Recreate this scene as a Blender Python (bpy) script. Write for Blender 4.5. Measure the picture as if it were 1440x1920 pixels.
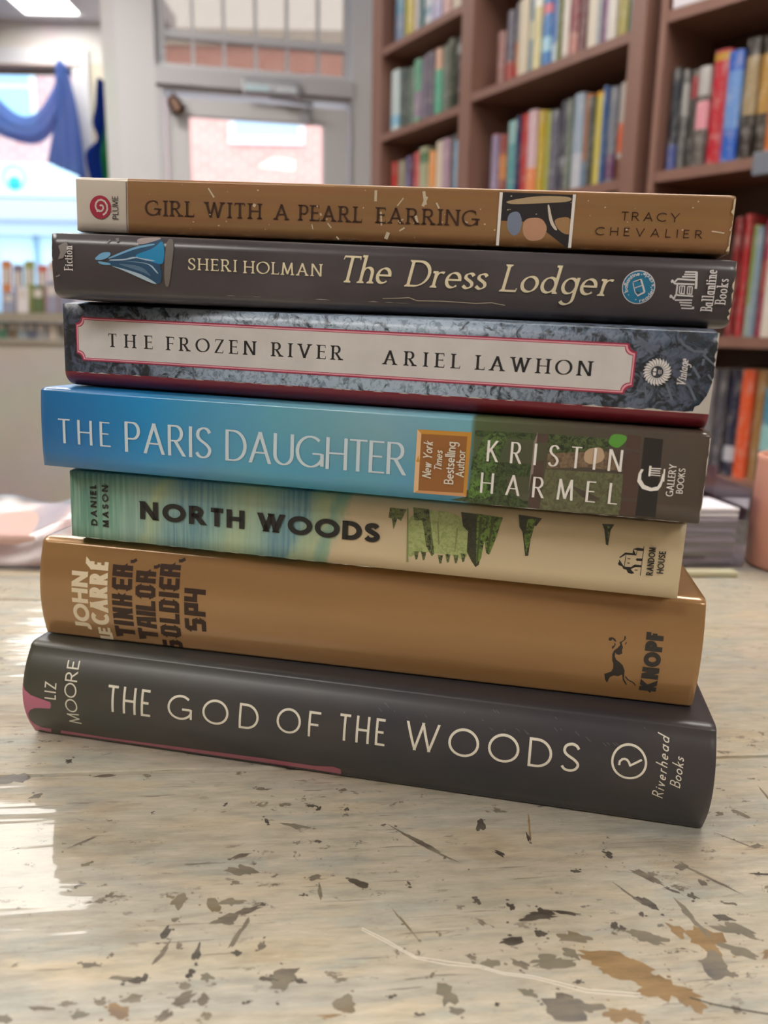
import bpy, bmesh, math, random
from mathutils import Matrix, Vector
from mathutils import noise as mnoise
from mathutils.geometry import tessellate_polygon

# ------------------------------------------------------------------ scene, camera, light
for o in list(bpy.data.objects):
    bpy.data.objects.remove(o)
scene = bpy.context.scene
COL = scene.collection
rad = math.radians
F_PX = 1523.0

def cam_matrix(pitch, roll, loc):
    cp, sp, cr, sr = math.cos(pitch), math.sin(pitch), math.cos(roll), math.sin(roll)
    fwd = Vector((0, cp, -sp)); up = Vector((0, sp, cp)); right = Vector((1, 0, 0))
    r2 = cr * right + sr * up; u2 = -sr * right + cr * up
    m = Matrix.Identity(4)
    for i in range(3):
        m[i][0] = r2[i]; m[i][1] = u2[i]; m[i][2] = -fwd[i]; m[i][3] = loc[i]
    return m

CAM_M = cam_matrix(rad(12.75), rad(1.0), (0, 0, 1.05))
# the painted table stands a little out of level: its own frame (origin on its top) in the room
TT = CAM_M @ cam_matrix(rad(12.75), rad(2.73), (0, 0, .1526)).inverted()

cd = bpy.data.cameras.new('camera'); cam = bpy.data.objects.new('camera', cd)
COL.objects.link(cam); cam.matrix_world = CAM_M; scene.camera = cam
cd.sensor_fit = 'VERTICAL'; cd.sensor_height = 36.0; cd.sensor_width = 27.0
cd.lens = F_PX / 1920 * 36.0; cd.clip_start = .01; cd.clip_end = 100
cd.dof.use_dof = True; cd.dof.focus_distance = .262; cd.dof.aperture_fstop = 12.0

vs = scene.view_settings
vs.view_transform = 'Standard'; vs.look = 'None'; vs.gamma = 1.0; vs.use_curve_mapping = False
vs.exposure = 0.42
scene.cycles.use_denoising = True
scene.cycles.max_bounces = 8; scene.cycles.transparent_max_bounces = 12
scene.cycles.caustics_reflective = False; scene.cycles.caustics_refractive = False

world = bpy.data.worlds.new('sky'); scene.world = world; world.use_nodes = True
wb = world.node_tree.nodes['Background']
wb.inputs[0].default_value = (.80, .90, 1.0, 1); wb.inputs[1].default_value = 2.5

SUN = bpy.data.lights.new('sun', 'SUN'); SUN.energy = .7; SUN.angle = rad(4); SUN.color = (1, .96, .9)
so = bpy.data.objects.new('sun', SUN); COL.objects.link(so); so.rotation_euler = (rad(38), 0, rad(-20))
PANEL_W = 12.0          # emission strength of the ceiling panels
PANEL_COL = '#fffaf3'

# ------------------------------------------------------------------ colour and node helpers
def lin(c):
    c = c.lstrip('#'); v = [int(c[i:i + 2], 16) / 255 for i in (0, 2, 4)]
    return tuple(x / 12.92 if x <= .04045 else ((x + .055) / 1.055) ** 2.4 for x in v) + (1,)

class NT:
    def __init__(s, name):
        s.m = bpy.data.materials.new(name); s.m.use_nodes = True
        s.t = s.m.node_tree; s.b = s.t.nodes['Principled BSDF']; s.out = s.t.nodes['Material Output']
        s._oc = None
    def n(s, ty, **k):
        nd = s.t.nodes.new(ty)
        for a, v in k.items(): setattr(nd, a, v)
        return nd
    def link(s, a, b): s.t.links.new(a, b)
    def setin(s, sock, v):
        if isinstance(v, bpy.types.NodeSocket): s.link(v, sock)
        elif isinstance(v, str): sock.default_value = lin(v)
        else: sock.default_value = v
    def oc(s):
        if s._oc is None: s._oc = s.n('ShaderNodeTexCoord').outputs['Object']
        return s._oc
    def mapped(s, scale=(1, 1, 1), loc=(0, 0, 0), rot=(0, 0, 0), vec=None):
        m = s.n('ShaderNodeMapping'); s.link(vec or s.oc(), m.inputs[0])
        m.inputs['Scale'].default_value = scale; m.inputs['Location'].default_value = loc
        m.inputs['Rotation'].default_value = rot
        return m.outputs[0]
    def noise(s, scale, vec=None, detail=4, rough=.55, dist=0, color=False):
        nd = s.n('ShaderNodeTexNoise'); s.link(vec or s.oc(), nd.inputs['Vector'])
        nd.inputs['Scale'].default_value = scale; nd.inputs['Detail'].default_value = detail
        nd.inputs['Roughness'].default_value = rough; nd.inputs['Distortion'].default_value = dist
        return nd.outputs[1 if color else 0]
    def voronoi(s, scale, vec=None, feature='F1'):
        nd = s.n('ShaderNodeTexVoronoi', feature=feature); s.link(vec or s.oc(), nd.inputs['Vector'])
        nd.inputs['Scale'].default_value = scale
        return nd.outputs[0]
    def ramp(s, fac, stops, mode='LINEAR'):
        r = s.n('ShaderNodeValToRGB'); s.link(fac, r.inputs[0]); cr = r.color_ramp; cr.interpolation = mode
        while len(cr.elements) < len(stops): cr.elements.new(.5)
        for e, (p, c) in zip(cr.elements, stops):
            e.position = p; e.color = lin(c) if isinstance(c, str) else (c, c, c, 1)
        return r.outputs[0]
    def axis(s, ax, lo, hi):
        x = s.n('ShaderNodeSeparateXYZ'); s.link(s.oc(), x.inputs[0])
        mr = s.n('ShaderNodeMapRange'); s.link(x.outputs[ax], mr.inputs[0])
        mr.inputs[1].default_value = lo; mr.inputs[2].default_value = hi
        return mr.outputs[0]
    def mix(s, f, a, b, bt='MIX'):
        m = s.n('ShaderNodeMix', data_type='RGBA', blend_type=bt)
        s.setin(m.inputs[0], f); s.setin(m.inputs[6], a); s.setin(m.inputs[7], b)
        return m.outputs[2]
    def math(s, op, a, b=0.0, clamp=False):
        m = s.n('ShaderNodeMath', operation=op, use_clamp=clamp)
        s.setin(m.inputs[0], a); s.setin(m.inputs[1], b)
        return m.outputs[0]
    def bump(s, h, strength=.3, dist=.001):
        b = s.n('ShaderNodeBump'); s.link(h, b.inputs['Height'])
        b.inputs['Strength'].default_value = strength; b.inputs['Distance'].default_value = dist
        s.link(b.outputs[0], s.b.inputs['Normal'])
    def fin(s, base, rough=.5, spec=.5, coat=0, coatr=.1, metal=0, **k):
        s.setin(s.b.inputs['Base Color'], base); s.setin(s.b.inputs['Roughness'], rough)
        s.b.inputs['Specular IOR Level'].default_value = spec
        s.b.inputs['Coat Weight'].default_value = coat; s.b.inputs['Coat Roughness'].default_value = coatr
        s.b.inputs['Metallic'].default_value = metal
        for a, v in k.items(): s.setin(s.b.inputs[a], v)
        return s.m

_plain = {}
def plain(c, rough=.5, spec=.5, coat=0, metal=0, vary=.06):
    key = (c, rough, spec, coat, metal)
    if key not in _plain:
        t = NT('paint_' + c.strip('#'))
        base = t.mix(vary, c, t.noise(60, detail=2, color=True), 'OVERLAY') if vary else c
        _plain[key] = t.fin(base, rough, spec, coat, .15, metal)
    return _plain[key]

def emis(c, strength):
    t = NT('glow'); return t.fin('#ffffff', .5, 0, **{'Emission Color': c, 'Emission Strength': strength})

def glassy(name, tint, gloss=.08, rough=.02):
    t = NT(name); tr = t.n('ShaderNodeBsdfTransparent'); tr.inputs[0].default_value = lin(tint)
    gl = t.n('ShaderNodeBsdfGlossy'); gl.inputs['Roughness'].default_value = rough
    lw = t.n('ShaderNodeLayerWeight'); lw.inputs[0].default_value = .35
    mx = t.n('ShaderNodeMixShader')
    t.link(t.math('ADD', t.math('MULTIPLY', lw.outputs[1], .55), gloss, True), mx.inputs[0])
    t.link(tr.outputs[0], mx.inputs[1]); t.link(gl.outputs[0], mx.inputs[2]); t.link(mx.outputs[0], t.out.inputs[0])
    return t.m

# ------------------------------------------------------------------ mesh and object helpers
class MB:
    """collects faces (with a material each) and links them as one mesh object"""
    def __init__(s): s.v = []; s.f = []; s.mi = []; s.mats = []; s.sm = []
    def slot(s, m):
        if m not in s.mats: s.mats.append(m)
        return s.mats.index(m)
    def add(s, verts, faces, mat, smooth=False):
        b = len(s.v); k = s.slot(mat); s.v += [tuple(p) for p in verts]
        for f in faces: s.f.append([i + b for i in f]); s.mi.append(k); s.sm.append(smooth)
    def box(s, lo, hi, mat, M=None, bev=0):
        bm = bmesh.new(); bmesh.ops.create_cube(bm, size=1)
        sz = [hi[i] - lo[i] for i in range(3)]; c = [(hi[i] + lo[i]) / 2 for i in range(3)]
        for v in bm.verts: v.co = Vector([v.co[i] * sz[i] + c[i] for i in range(3)])
        if bev: bmesh.ops.bevel(bm, geom=bm.edges[:], offset=min(bev, min(sz) * .45), segments=2, affect='EDGES', profile=.5)
        bm.verts.index_update()
        s.add([(M @ v.co if M else v.co) for v in bm.verts], [[v.index for v in f.verts] for f in bm.faces], mat, False); bm.free()
    def tube(s, pts, r, mat, n=10, cap=True, M=None):
        pts = [Vector(p) for p in pts]; rs = r if isinstance(r, (list, tuple)) else [r] * len(pts)
        vs_ = []; prev = None
        for i, p in enumerate(pts):
            d = (pts[min(i + 1, len(pts) - 1)] - pts[max(i - 1, 0)]).normalized()
            a = prev if prev is not None else (Vector((1, 0, 0)) if abs(d.x) < .8 else Vector((0, 1, 0)))
            a = (a - d * a.dot(d)).normalized(); prev = a; b = d.cross(a)
            for k in range(n):
                t = 2 * math.pi * k / n; q = p + (a * math.cos(t) + b * math.sin(t)) * rs[i]
                vs_.append(M @ q if M else q)
        fs = [[i * n + k, i * n + (k + 1) % n, (i + 1) * n + (k + 1) % n, (i + 1) * n + k] for i in range(len(pts) - 1) for k in range(n)]
        s.add(vs_, fs, mat, True)
        if cap: s.add(vs_[:n], [list(range(n))[::-1]], mat); s.add(vs_[-n:], [list(range(n))], mat)
    def lathe(s, prof, mat, n=32, M=None):
        vs_ = []
        for r, z in prof:
            for k in range(n):
                t = 2 * math.pi * k / n; q = Vector((r * math.cos(t), r * math.sin(t), z)); vs_.append(M @ q if M else q)
        fs = [[i * n + k, i * n + (k + 1) % n, (i + 1) * n + (k + 1) % n, (i + 1) * n + k] for i in range(len(prof) - 1) for k in range(n)]
        s.add(vs_, fs, mat, True)
    def build(s, name, parent=None, mw=None):
        me = bpy.data.meshes.new(name); me.from_pydata(s.v, [], s.f)
        for m in s.mats: me.materials.append(m)
        me.polygons.foreach_set('material_index', s.mi); me.polygons.foreach_set('use_smooth', s.sm); me.update()
        o = bpy.data.objects.new(name, me); COL.objects.link(o)
        if parent: o.parent = parent
        if mw is not None: o.matrix_world = mw
        return o

def tag(o, label=None, cat=None, group=None, kind=None):
    if label: o['label'] = label
    if cat: o['category'] = cat
    if group: o['group'] = group
    if kind: o['kind'] = kind
    return o

def thing(name, label, cat, mw=None, group=None):
    o = bpy.data.objects.new(name, None); o.empty_display_size = .02; COL.objects.link(o)
    if mw is not None: o.matrix_world = mw
    return tag(o, label, cat, group)

def structure(mb, name): return tag(mb.build(name), kind='structure')

# ------------------------------------------------------------------ lettering: stroke skeletons drawn with a broad or an even pen
A_ = 'arc'
CAPS = {
 'A': (.74, [('l', [(0, 0), (.37, 1)], 'h'), ('l', [(.37, 1), (.74, 0)], ' h'), ('l', [(.12, .33), (.62, .33)])]),
 'B': (.58, [('l', [(.02, 0), (.02, 1)], 'hh'), ('c', [(.02, 1), (.3, 1), (A_, .3, .765, .22, .235, 90, -90), (.02, .53)]), ('c', [(.02, .53), (.3, .53), (A_, .3, .265, .27, .265, 90, -90), (.02, 0)])]),
 'C': (.8, [('c', [(A_, .5, .5, .5, .5, 48, 312)], 'vv')]),
 'D': (.75, [('l', [(.02, 0), (.02, 1)], 'hh'), ('c', [(.02, 1), (.26, 1), (A_, .26, .5, .48, .5, 90, -90), (.02, 0)])]),
 'E': (.5, [('l', [(.02, 0), (.02, 1)], 'hh'), ('l', [(.02, 1), (.5, 1)], ' v'), ('l', [(.02, .52), (.44, .52)], ' m'), ('l', [(.02, 0), (.54, 0)], ' v')]),
 'F': (.5, [('l', [(.02, 0), (.02, 1)], 'hh'), ('l', [(.02, 1), (.5, 1)], ' v'), ('l', [(.02, .5), (.42, .5)], ' m')]),
 'G': (.86, [('c', [(A_, .5, .5, .5, .5, 48, 335)], 'v'), ('l', [(.95, .42), (.95, .06)], 'h'), ('g', [(.58, .44), (.95, .44)])]),
 'H': (.72, [('l', [(.02, 0), (.02, 1)], 'hh'), ('l', [(.7, 0), (.7, 1)], 'hh'), ('l', [(.02, .51), (.7, .51)])]),
 'I': (.1, [('l', [(.02, 0), (.02, 1)], 'hh')]),
 'J': (.4, [('c', [(.36, 1), (.36, .25), (A_, .14, .22, .22, .22, 0, -120)], 'h')]),
 'K': (.62, [('l', [(.02, 0), (.02, 1)], 'hh'), ('l', [(.56, 1), (.02, .4)], 'h'), ('l', [(.2, .58), (.62, 0)], ' h')]),
 'L': (.5, [('l', [(.02, 0), (.02, 1)], 'hh'), ('l', [(.02, 0), (.5, 0)], ' v')]),
 'M': (.9, [('l', [(.04, 0), (.12, 1)], 'h'), ('l', [(.12, 1), (.46, .06)]), ('l', [(.46, .06), (.8, 1)]), ('l', [(.8, 1), (.88, 0)], ' h')]),
 'N': (.78, [('l', [(.02, 0), (.02, 1)], 'h'), ('l', [(.02, 1), (.74, 0)]), ('l', [(.74, 0), (.74, 1)], ' h')]),
 'O': (1.0, [('c', [(A_, .5, .5, .5, .5, 90, 450)])]),
 'P': (.56, [('l', [(.02, 0), (.02, 1)], 'hh'), ('c', [(.02, 1), (.28, 1), (A_, .28, .72, .26, .28, 90, -90), (.02, .44)])]),
 'R': (.6, [('l', [(.02, 0), (.02, 1)], 'hh'), ('c', [(.02, 1), (.28, 1), (A_, .28, .745, .24, .255, 90, -90), (.02, .49)]), ('l', [(.26, .49), (.6, 0)], ' h')]),
 'S': (.56, [('s', [(.53, .84), (.45, .95), (.29, 1), (.1, .92), (.05, .74), (.15, .6), (.42, .43), (.54, .26), (.45, .07), (.27, 0), (.1, .04), (.0, .16)], 'vv')]),
 'T': (.66, [('l', [(.33, 0), (.33, 1)], 'h'), ('l', [(0, 1), (.66, 1)], 'vv')]),
 'U': (.7, [('c', [(.02, 1), (.02, .34), (A_, .35, .33, .33, .33, 180, 360), (.68, 1)], 'hh')]),
 'V': (.74, [('l', [(0, 1), (.37, 0)], 'h'), ('l', [(.37, 0), (.74, 1)], ' h')]),
 'W': (1.1, [('l', [(0, 1), (.29, 0)], 'h'), ('l', [(.29, 0), (.55, 1)]), ('l', [(.55, 1), (.81, 0)]), ('l', [(.81, 0), (1.1, 1)], ' h')]),
 'Y': (.7, [('l', [(0, 1), (.35, .44)], 'h'), ('l', [(.7, 1), (.35, .44)], 'h'), ('l', [(.35, .46), (.35, 0)], ' h')]),
 'Z': (.62, [('l', [(.02, 1), (.6, 1)], 'v'), ('l', [(.6, 1), (.02, 0)]), ('l', [(.02, 0), (.62, 0)], ' v')]),
 'X': (.7, [('l', [(0, 0), (.7, 1)], 'hh'), ('l', [(0, 1), (.7, 0)], 'hh')]),
 ',': (.16, [('s', [(.1, .08), (.13, 0), (.08, -.1), (.0, -.18)])]),
 "'": (.1, [('l', [(.06, 1), (.02, .78)])]),
 '.': (.1, [('l', [(0, .0), (0, .07)])]),
}
CAPS['É'] = (.5, CAPS['E'][1] + [('l', [(.18, 1.16), (.4, 1.34)])])
CAPS['w2'] = (1.3, [('l', [(0, 1), (.36, 0)]), ('l', [(.36, 0), (.82, 1)]), ('l', [(.42, 1), (.86, 0)]), ('l', [(.86, 0), (1.3, 1)])])
LOW = {
 'a': [('c', [(A_, .38, .5, .38, .5, 30, 390)]), ('l', [(.76, 1), (.76, 0)], ' q')],
 'b': [('l', [(.04, 2), (.04, 0)], 'p'), ('c', [(A_, .4, .5, .38, .5, 170, -170)])],
 'c': [('c', [(A_, .42, .5, .42, .5, 48, 312)])],
 'd': [('c', [(A_, .38, .5, .38, .5, 30, 390)]), ('l', [(.76, 2), (.76, 0)], 'pq')],
 'e': [('l', [(.04, .52), (.74, .52)]), ('c', [(A_, .4, .5, .38, .5, 3, 315)])],
 'f': [('c', [(A_, .42, 1.72, .22, .28, 60, 180), (.2, 0)], ' h'), ('l', [(0, 1), (.44, 1)])],
 'g': [('c', [(A_, .38, .5, .38, .5, 30, 390)]), ('c', [(.76, 1), (.76, -.4), (A_, .4, -.45, .36, .5, 0, -150)])],
 'h': [('l', [(.04, 2), (.04, 0)], 'ph'), ('c', [(.04, .55), (A_, .36, .62, .31, .38, 160, 0), (.67, 0)], ' h')],
 'i': [('l', [(.04, 1), (.04, 0)], 'ph'), ('d', [(.04, 1.42)])],
 'k': [('l', [(.04, 2), (.04, 0)], 'ph'), ('l', [(.56, 1), (.06, .42)], 'h'), ('l', [(.22, .6), (.62, 0)], ' h')],
 'l': [('l', [(.04, 2), (.04, 0)], 'ph')],
 'm': [('l', [(.04, 1), (.04, 0)], 'ph'), ('c', [(.04, .6), (A_, .3, .64, .25, .36, 160, 0), (.55, 0)], ' h'), ('c', [(.55, .6), (A_, .81, .64, .25, .36, 160, 0), (1.06, 0)], ' h')],
 'n': [('l', [(.04, 1), (.04, 0)], 'ph'), ('c', [(.04, .55), (A_, .36, .62, .31, .38, 160, 0), (.67, 0)], ' h')],
 'o': [('c', [(A_, .42, .5, .42, .5, 90, 450)])],
 'r': [('l', [(.04, 1), (.04, 0)], 'ph'), ('c', [(.04, .5), (A_, .36, .6, .31, .4, 160, 62)])],
 's': [('s', [(.52, .84), (.42, .97), (.27, 1), (.09, .9), (.08, .7), (.28, .54), (.48, .38), (.53, .18), (.4, .02), (.22, 0), (.02, .16)])],
 't': [('c', [(.2, 1.45), (.2, .28), (A_, .42, .26, .22, .26, 180, 290)]), ('l', [(0, 1), (.48, 1)])],
 'u': [('c', [(.04, 1), (.04, .4), (A_, .36, .38, .32, .38, 180, 340)], 'p'), ('l', [(.68, 1), (.68, 0)], 'pq')],
 'v': [('l', [(0, 1), (.33, 0)], 'h'), ('l', [(.33, 0), (.66, 1)], ' h')],
 'w': [('l', [(0, 1), (.26, 0)], 'h'), ('l', [(.26, 0), (.5, 1)]), ('l', [(.5, 1), (.76, 0)]), ('l', [(.76, 0), (1.0, 1)], ' h')],
 'y': [('l', [(0, 1), (.34, 0)], 'h'), ('l', [(.68, 1), (.16, -.9)], 'h')],
}
def _sq(*pts): return [('l', [pts[i], pts[i + 1]]) for i in range(len(pts) - 1)]
BLOCK = {   # squared display capitals with heavy shoulders
 'T': _sq((0, 1), (.66, 1)) + _sq((.36, 1), (.36, 0)) + _sq((.0, 1), (.06, .8)),
 'I': _sq((.04, 0), (.04, 1)),
 'N': _sq((.02, 0), (.02, 1), (.56, 0), (.56, 1)),
 'K': _sq((.02, 0), (.02, 1)) + _sq((.02, .5), (.46, .5), (.56, .6), (.56, 1)) + _sq((.46, .5), (.56, .4), (.56, 0)),
 'E': _sq((.54, 1), (.08, 1), (.0, .9), (.0, .1), (.08, 0), (.54, 0)) + _sq((0, .5), (.46, .5)),
 'R': _sq((.02, 0), (.02, 1), (.52, 1), (.52, .5), (.02, .5)) + _sq((.4, .5), (.54, .36), (.54, 0)),
 'A': _sq((.0, 0), (.1, 1), (.5, 1), (.6, 0)) + _sq((.05, .36), (.56, .36)),
 'L': _sq((.02, 1), (.02, 0), (.5, 0)),
 'O': _sq((.1, 0), (0, .12), (0, .88), (.1, 1), (.46, 1), (.56, .88), (.56, .12), (.46, 0), (.1, 0)),
 'S': _sq((.54, 1), (.1, 1), (.02, .9), (.02, .56), (.5, .56), (.54, .5), (.54, .1), (.46, 0), (0, 0)),
 'D': _sq((.02, 0), (.02, 1), (.46, 1), (.58, .88), (.58, .12), (.46, 0), (.02, 0)),
 'P': _sq((.02, 0), (.02, 1), (.54, 1), (.54, .44), (.02, .44)),
 'Y': _sq((.0, 1), (.0, .5), (.54, .5)) + _sq((.54, 1), (.54, 0)),
 ',': _sq((.04, .1), (.04, -.02), (-.1, -.2)),
}

def _expand(items, kind):
    out = []
    for it in items:
        if it[0] == A_:
            _, cx, cy, rx, ry, a0, a1 = it; n = max(4, int(abs(a1 - a0) / 12))
            out += [(cx + rx * math.cos(rad(a0 + (a1 - a0) * i / n)), cy + ry * math.sin(rad(a0 + (a1 - a0) * i / n))) for i in range(n + 1)]
        else: out.append(it)
    if kind == 's':
        p = [out[0]] + out + [out[-1]]; o2 = []
        for i in range(1, len(p) - 2):
            for k in range(5):
                t = k / 5
                o2.append(tuple(.5 * (2 * p[i][j] + (p[i + 1][j] - p[i - 1][j]) * t + (2 * p[i - 1][j] - 5 * p[i][j] + 4 * p[i + 1][j] - p[i + 2][j]) * t * t + (3 * p[i][j] - p[i - 1][j] - 3 * p[i + 1][j] + p[i + 2][j]) * t ** 3) for j in (0, 1)))
        o2.append(out[-1]); out = o2
    if kind == 'l':
        (x0, y0), (x1, y1) = out; n = 6
        out = [(x0 + (x1 - x0) * i / n, y0 + (y1 - y0) * i / n) for i in range(n + 1)]
    res = [out[0]]
    for q in out[1:]:
        if math.hypot(q[0] - res[-1][0], q[1] - res[-1][1]) > 1e-4: res.append(q)
    return res

def glyph(ch, st):
    """polygons of one character, in cap heights"""
    tk, tn, nib, ser, hs, xh = st['th'], st.get('tn', st['th']), st.get('nib', 12), st.get('ser', 0), st.get('hs', 1), st.get('xh', .64)
    sl = st.get('slant', 0); cor = st.get('corner', False)
    wid = lambda dx, dy: tn + (tk - tn) * abs(math.sin(math.atan2(dy, dx) - rad(nib)))
    hz = wid(1, 0); polys = []
    low = False
    if st.get('block') and ch in BLOCK: paths = BLOCK[ch]
    elif ch in LOW: paths = LOW[ch]; low = True
    else: paths = CAPS[st.get('alt', {}).get(ch, ch)][1]
    if ch == 'N' and not low and not st.get('block'):
        d = tk * .22; paths = [CAPS['N'][1][0], ('l', [(.02 + d / hs, 1), (.74 - d / hs, 0)]), CAPS['N'][1][2]]
    def ymap(y):
        if not low: return hz / 2 + y * (1 - hz)
        if y < 0: return hz / 2 + y * .42
        if y <= 1: return hz / 2 + y * (xh - hz)
        return xh - hz / 2 + (y - 1) * (1.04 - xh)
    xs = hs * (xh * 1.05 if low else 1)
    for pa in paths:
        kind, items = pa[0], pa[1]; fl = pa[2] if len(pa) > 2 else ''
        if kind == 'd':
            x, y = items[0][0] * xs, ymap(items[0][1]); r = tk * .62
            polys.append([(x + r * math.cos(a * .7854), y + r * math.sin(a * .7854)) for a in range(8)]); continue
        if kind == 'g': kind = 'l'; fl = 'h' if 0 else ''
        pts = [(x * xs, ymap(y)) for x, y in _expand(items, kind)]
        n = len(pts); L = []; R = []
        closed = math.hypot(pts[0][0] - pts[-1][0], pts[0][1] - pts[-1][1]) < 1e-3
        for i in range(n):
            a = pts[i - 1] if i else (pts[-2] if closed else pts[0]); b = pts[i + 1] if i < n - 1 else (pts[1] if closed else pts[-1])
            dx, dy = b[0] - a[0], b[1] - a[1]; d = math.hypot(dx, dy) or 1; dx /= d; dy /= d; w = wid(dx, dy) / 2
            L.append([pts[i][0] - dy * w, pts[i][1] + dx * w]); R.append([pts[i][0] + dy * w, pts[i][1] - dx * w])
        if not closed:
            for e, sg in ((0, -1), (n - 1, 1)):
                j = 1 if e == 0 else n - 2
                dx, dy = (pts[e][0] - pts[j][0]), (pts[e][1] - pts[j][1]); d = math.hypot(dx, dy); dx /= d; dy /= d
                f = fl[0 if e == 0 else 1] if len(fl) > (0 if e == 0 else 1) else ' '
                if kind in 'lc' and abs(dy) > .35 and (kind == 'l' or abs(dy) > .97):
                    yt = pts[e][1] + (hz / 2 if dy > 0 else -hz / 2)
                    for P_ in (L[e], R[e]):
                        t = (yt - P_[1]) / dy; P_[0] += dx * t; P_[1] = yt
                    if ser and f in 'hpq':
                        cx = (L[e][0] + R[e][0]) / 2; hw = abs(L[e][0] - R[e][0]) / 2; s_ = -1 if dy > 0 else 1; t0 = tn * .8
                        lft = cx - hw - ser; rgt = cx + hw + ser
                        if f == 'p': rgt = cx + hw
                        if f == 'q': lft = cx - hw
                        polys.append([(lft, yt), (rgt, yt), (rgt, yt + s_ * t0), (cx + hw, yt + s_ * t0 * 2.6), (cx - hw, yt + s_ * t0 * 2.6), (lft, yt + s_ * t0 * (2 if f == 'p' else 1))])
                elif (cor or kind == 'l') and not ser:
                    for P_ in (L[e], R[e]): P_[0] += dx * hz * (.5 if cor else 0); P_[1] += dy * hz * (.5 if cor else 0)
                if ser and f in 'vm' and f != ' ':
                    x, y = pts[e]; h_ = ser * (1.5 if f == 'v' else .9); up = 1 if y < .5 else -1
                    if f == 'm': polys.append([(x - tn * .5, y - h_ * .8), (x + tn * .4, y - h_ * .8), (x + tn * .4, y + h_ * .8), (x - tn * .5, y + h_ * .8)])
                    else:
                        base = y - up * hz / 2; sx = 1 if dx > 0 else -1
                        polys.append([(x - sx * tn * .9, base), (x + sx * tn * .3, base), (x + sx * tn * .3 + sx * .02, base + up * h_ * 1.3), (x, base + up * h_ * 1.3)])
        for i in range(n - 1): polys.append([tuple(L[i]), tuple(R[i]), tuple(R[i + 1]), tuple(L[i + 1])])
    return [[(x + sl * y, y) for x, y in p] for p in polys]

def text_polys(s, st, width):
    """polygons of a line of lettering fitted to `width` (in cap heights)"""
    hs = st.get('hs', 1); sp = st.get('space', .32)
    for _ in range(12):
        s2 = dict(st, hs=hs); gl = [None if c == ' ' else glyph(c, s2) for c in s]
        sl = st.get('slant', 0)
        bx = [None if g is None else (min(x - sl * y for p in g for x, y in p), max(x - sl * y for p in g for x, y in p)) for g in gl]
        ink = sum(b[1] - b[0] for b in bx if b) + sp * s.count(' ') * 1.0
        ng = sum(1 for i in range(len(s) - 1) if s[i] != ' ' and s[i + 1] != ' ') + s.count(' ')
        gap = (width - ink) / max(ng, 1)
        if gap > st.get('mingap', .05) or len(s) == 1: break
        hs *= .93
    if len(s) == 1: gap = 0
    x = 0; out = []
    for i, (c, g, b) in enumerate(zip(s, gl, bx)):
        if g is None: x += sp; continue
        out += [[(px - b[0] + x, py) for px, py in p] for p in g]
        x += b[1] - b[0]
        if i < len(s) - 1 and not (s[i + 1] == ' ' and False): x += gap if s[i + 1] != ' ' else gap * .5
        if i < len(s) - 1 and s[i + 1] == ' ': x += gap * .5
    return out
# ------------------------------------------------------------------ room shell
def wallmat(name, c, sc=30):
    t = NT(name); return t.fin(t.mix(.5, c, t.noise(2.2, None, 4, color=True), 'SOFT_LIGHT'), .75, .3)
M_WHITE = wallmat('white_wall', '#d3d0cf'); M_TRIM = plain('#d3d4d8', .45, .4, 0, 0, .03); M_TRIM2 = plain('#c5c6cb', .45, .4, 0, 0, .03)
M_BEIGE = wallmat('beige_wall', '#cfc6ba')

mb = MB(); t = NT('floor_boards'); w_ = t.noise(3, t.mapped((1, 12, 1)), 5); fl = t.fin(t.ramp(w_, [(.3, '#5c4630'), (.7, '#7d6244')]), .4, .5)
mb.box((-4.2, -3.6, -.1), (3.2, 5.4, 0), fl); structure(mb, 'floor')
mb = MB(); t = NT('ceiling_tiles'); b = t.n('ShaderNodeTexBrick'); t.link(t.oc(), b.inputs[0]); b.offset = 0
for nm, v in (('Scale', 1.0), ('Mortar Size', .012), ('Brick Width', .6), ('Row Height', .6)): b.inputs[nm].default_value = v
b.inputs['Color1'].default_value = lin('#d6d4dc'); b.inputs['Color2'].default_value = lin('#d2d0d8'); b.inputs['Mortar'].default_value = lin('#c2c0c8')
ct = t.fin(b.outputs[0], .9, .2)
mb.box((-4.2, -3.6, 2.75), (3.2, 3.72, 2.85), ct); mb.box((-4.2, 3.72, 2.75), (-1.3, 5.4, 2.85), ct); mb.box((.15, 3.72, 2.75), (3.2, 4.1, 2.85), ct); structure(mb, 'ceiling')
mb = MB(); mb.box((-4.2, -3.6, 0), (-4.05, 5.4, 2.75), M_BEIGE); structure(mb, 'wall_left')
mb = MB(); mb.box((-4.05, -3.6, 0), (3.2, -3.45, 2.75), M_BEIGE); structure(mb, 'wall_back')

def poly_wall(pts, th, h, mat, z0=0):
    m = MB()
    for (x0, y0), (x1, y1) in zip(pts, pts[1:]):
        d = math.hypot(x1 - x0, y1 - y0); nx, ny = (y1 - y0) / d * th, -(x1 - x0) / d * th
        v = [(x0, y0), (x1, y1), (x1 + nx, y1 + ny), (x0 + nx, y0 + ny)]
        m.add([(a, b_, z0) for a, b_ in v] + [(a, b_, h) for a, b_ in v], [[3, 2, 1, 0], [4, 5, 6, 7], [0, 1, 5, 4], [1, 2, 6, 5], [2, 3, 7, 6], [3, 0, 4, 7]], mat)
    return m
structure(poly_wall([(.15, 3.93), (.66, 3.07), (1.02, 2.02), (1.34, 1.36), (3.05, -.1), (3.05, -3.45)], .12, 2.75, M_BEIGE), 'wall_right')

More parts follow.
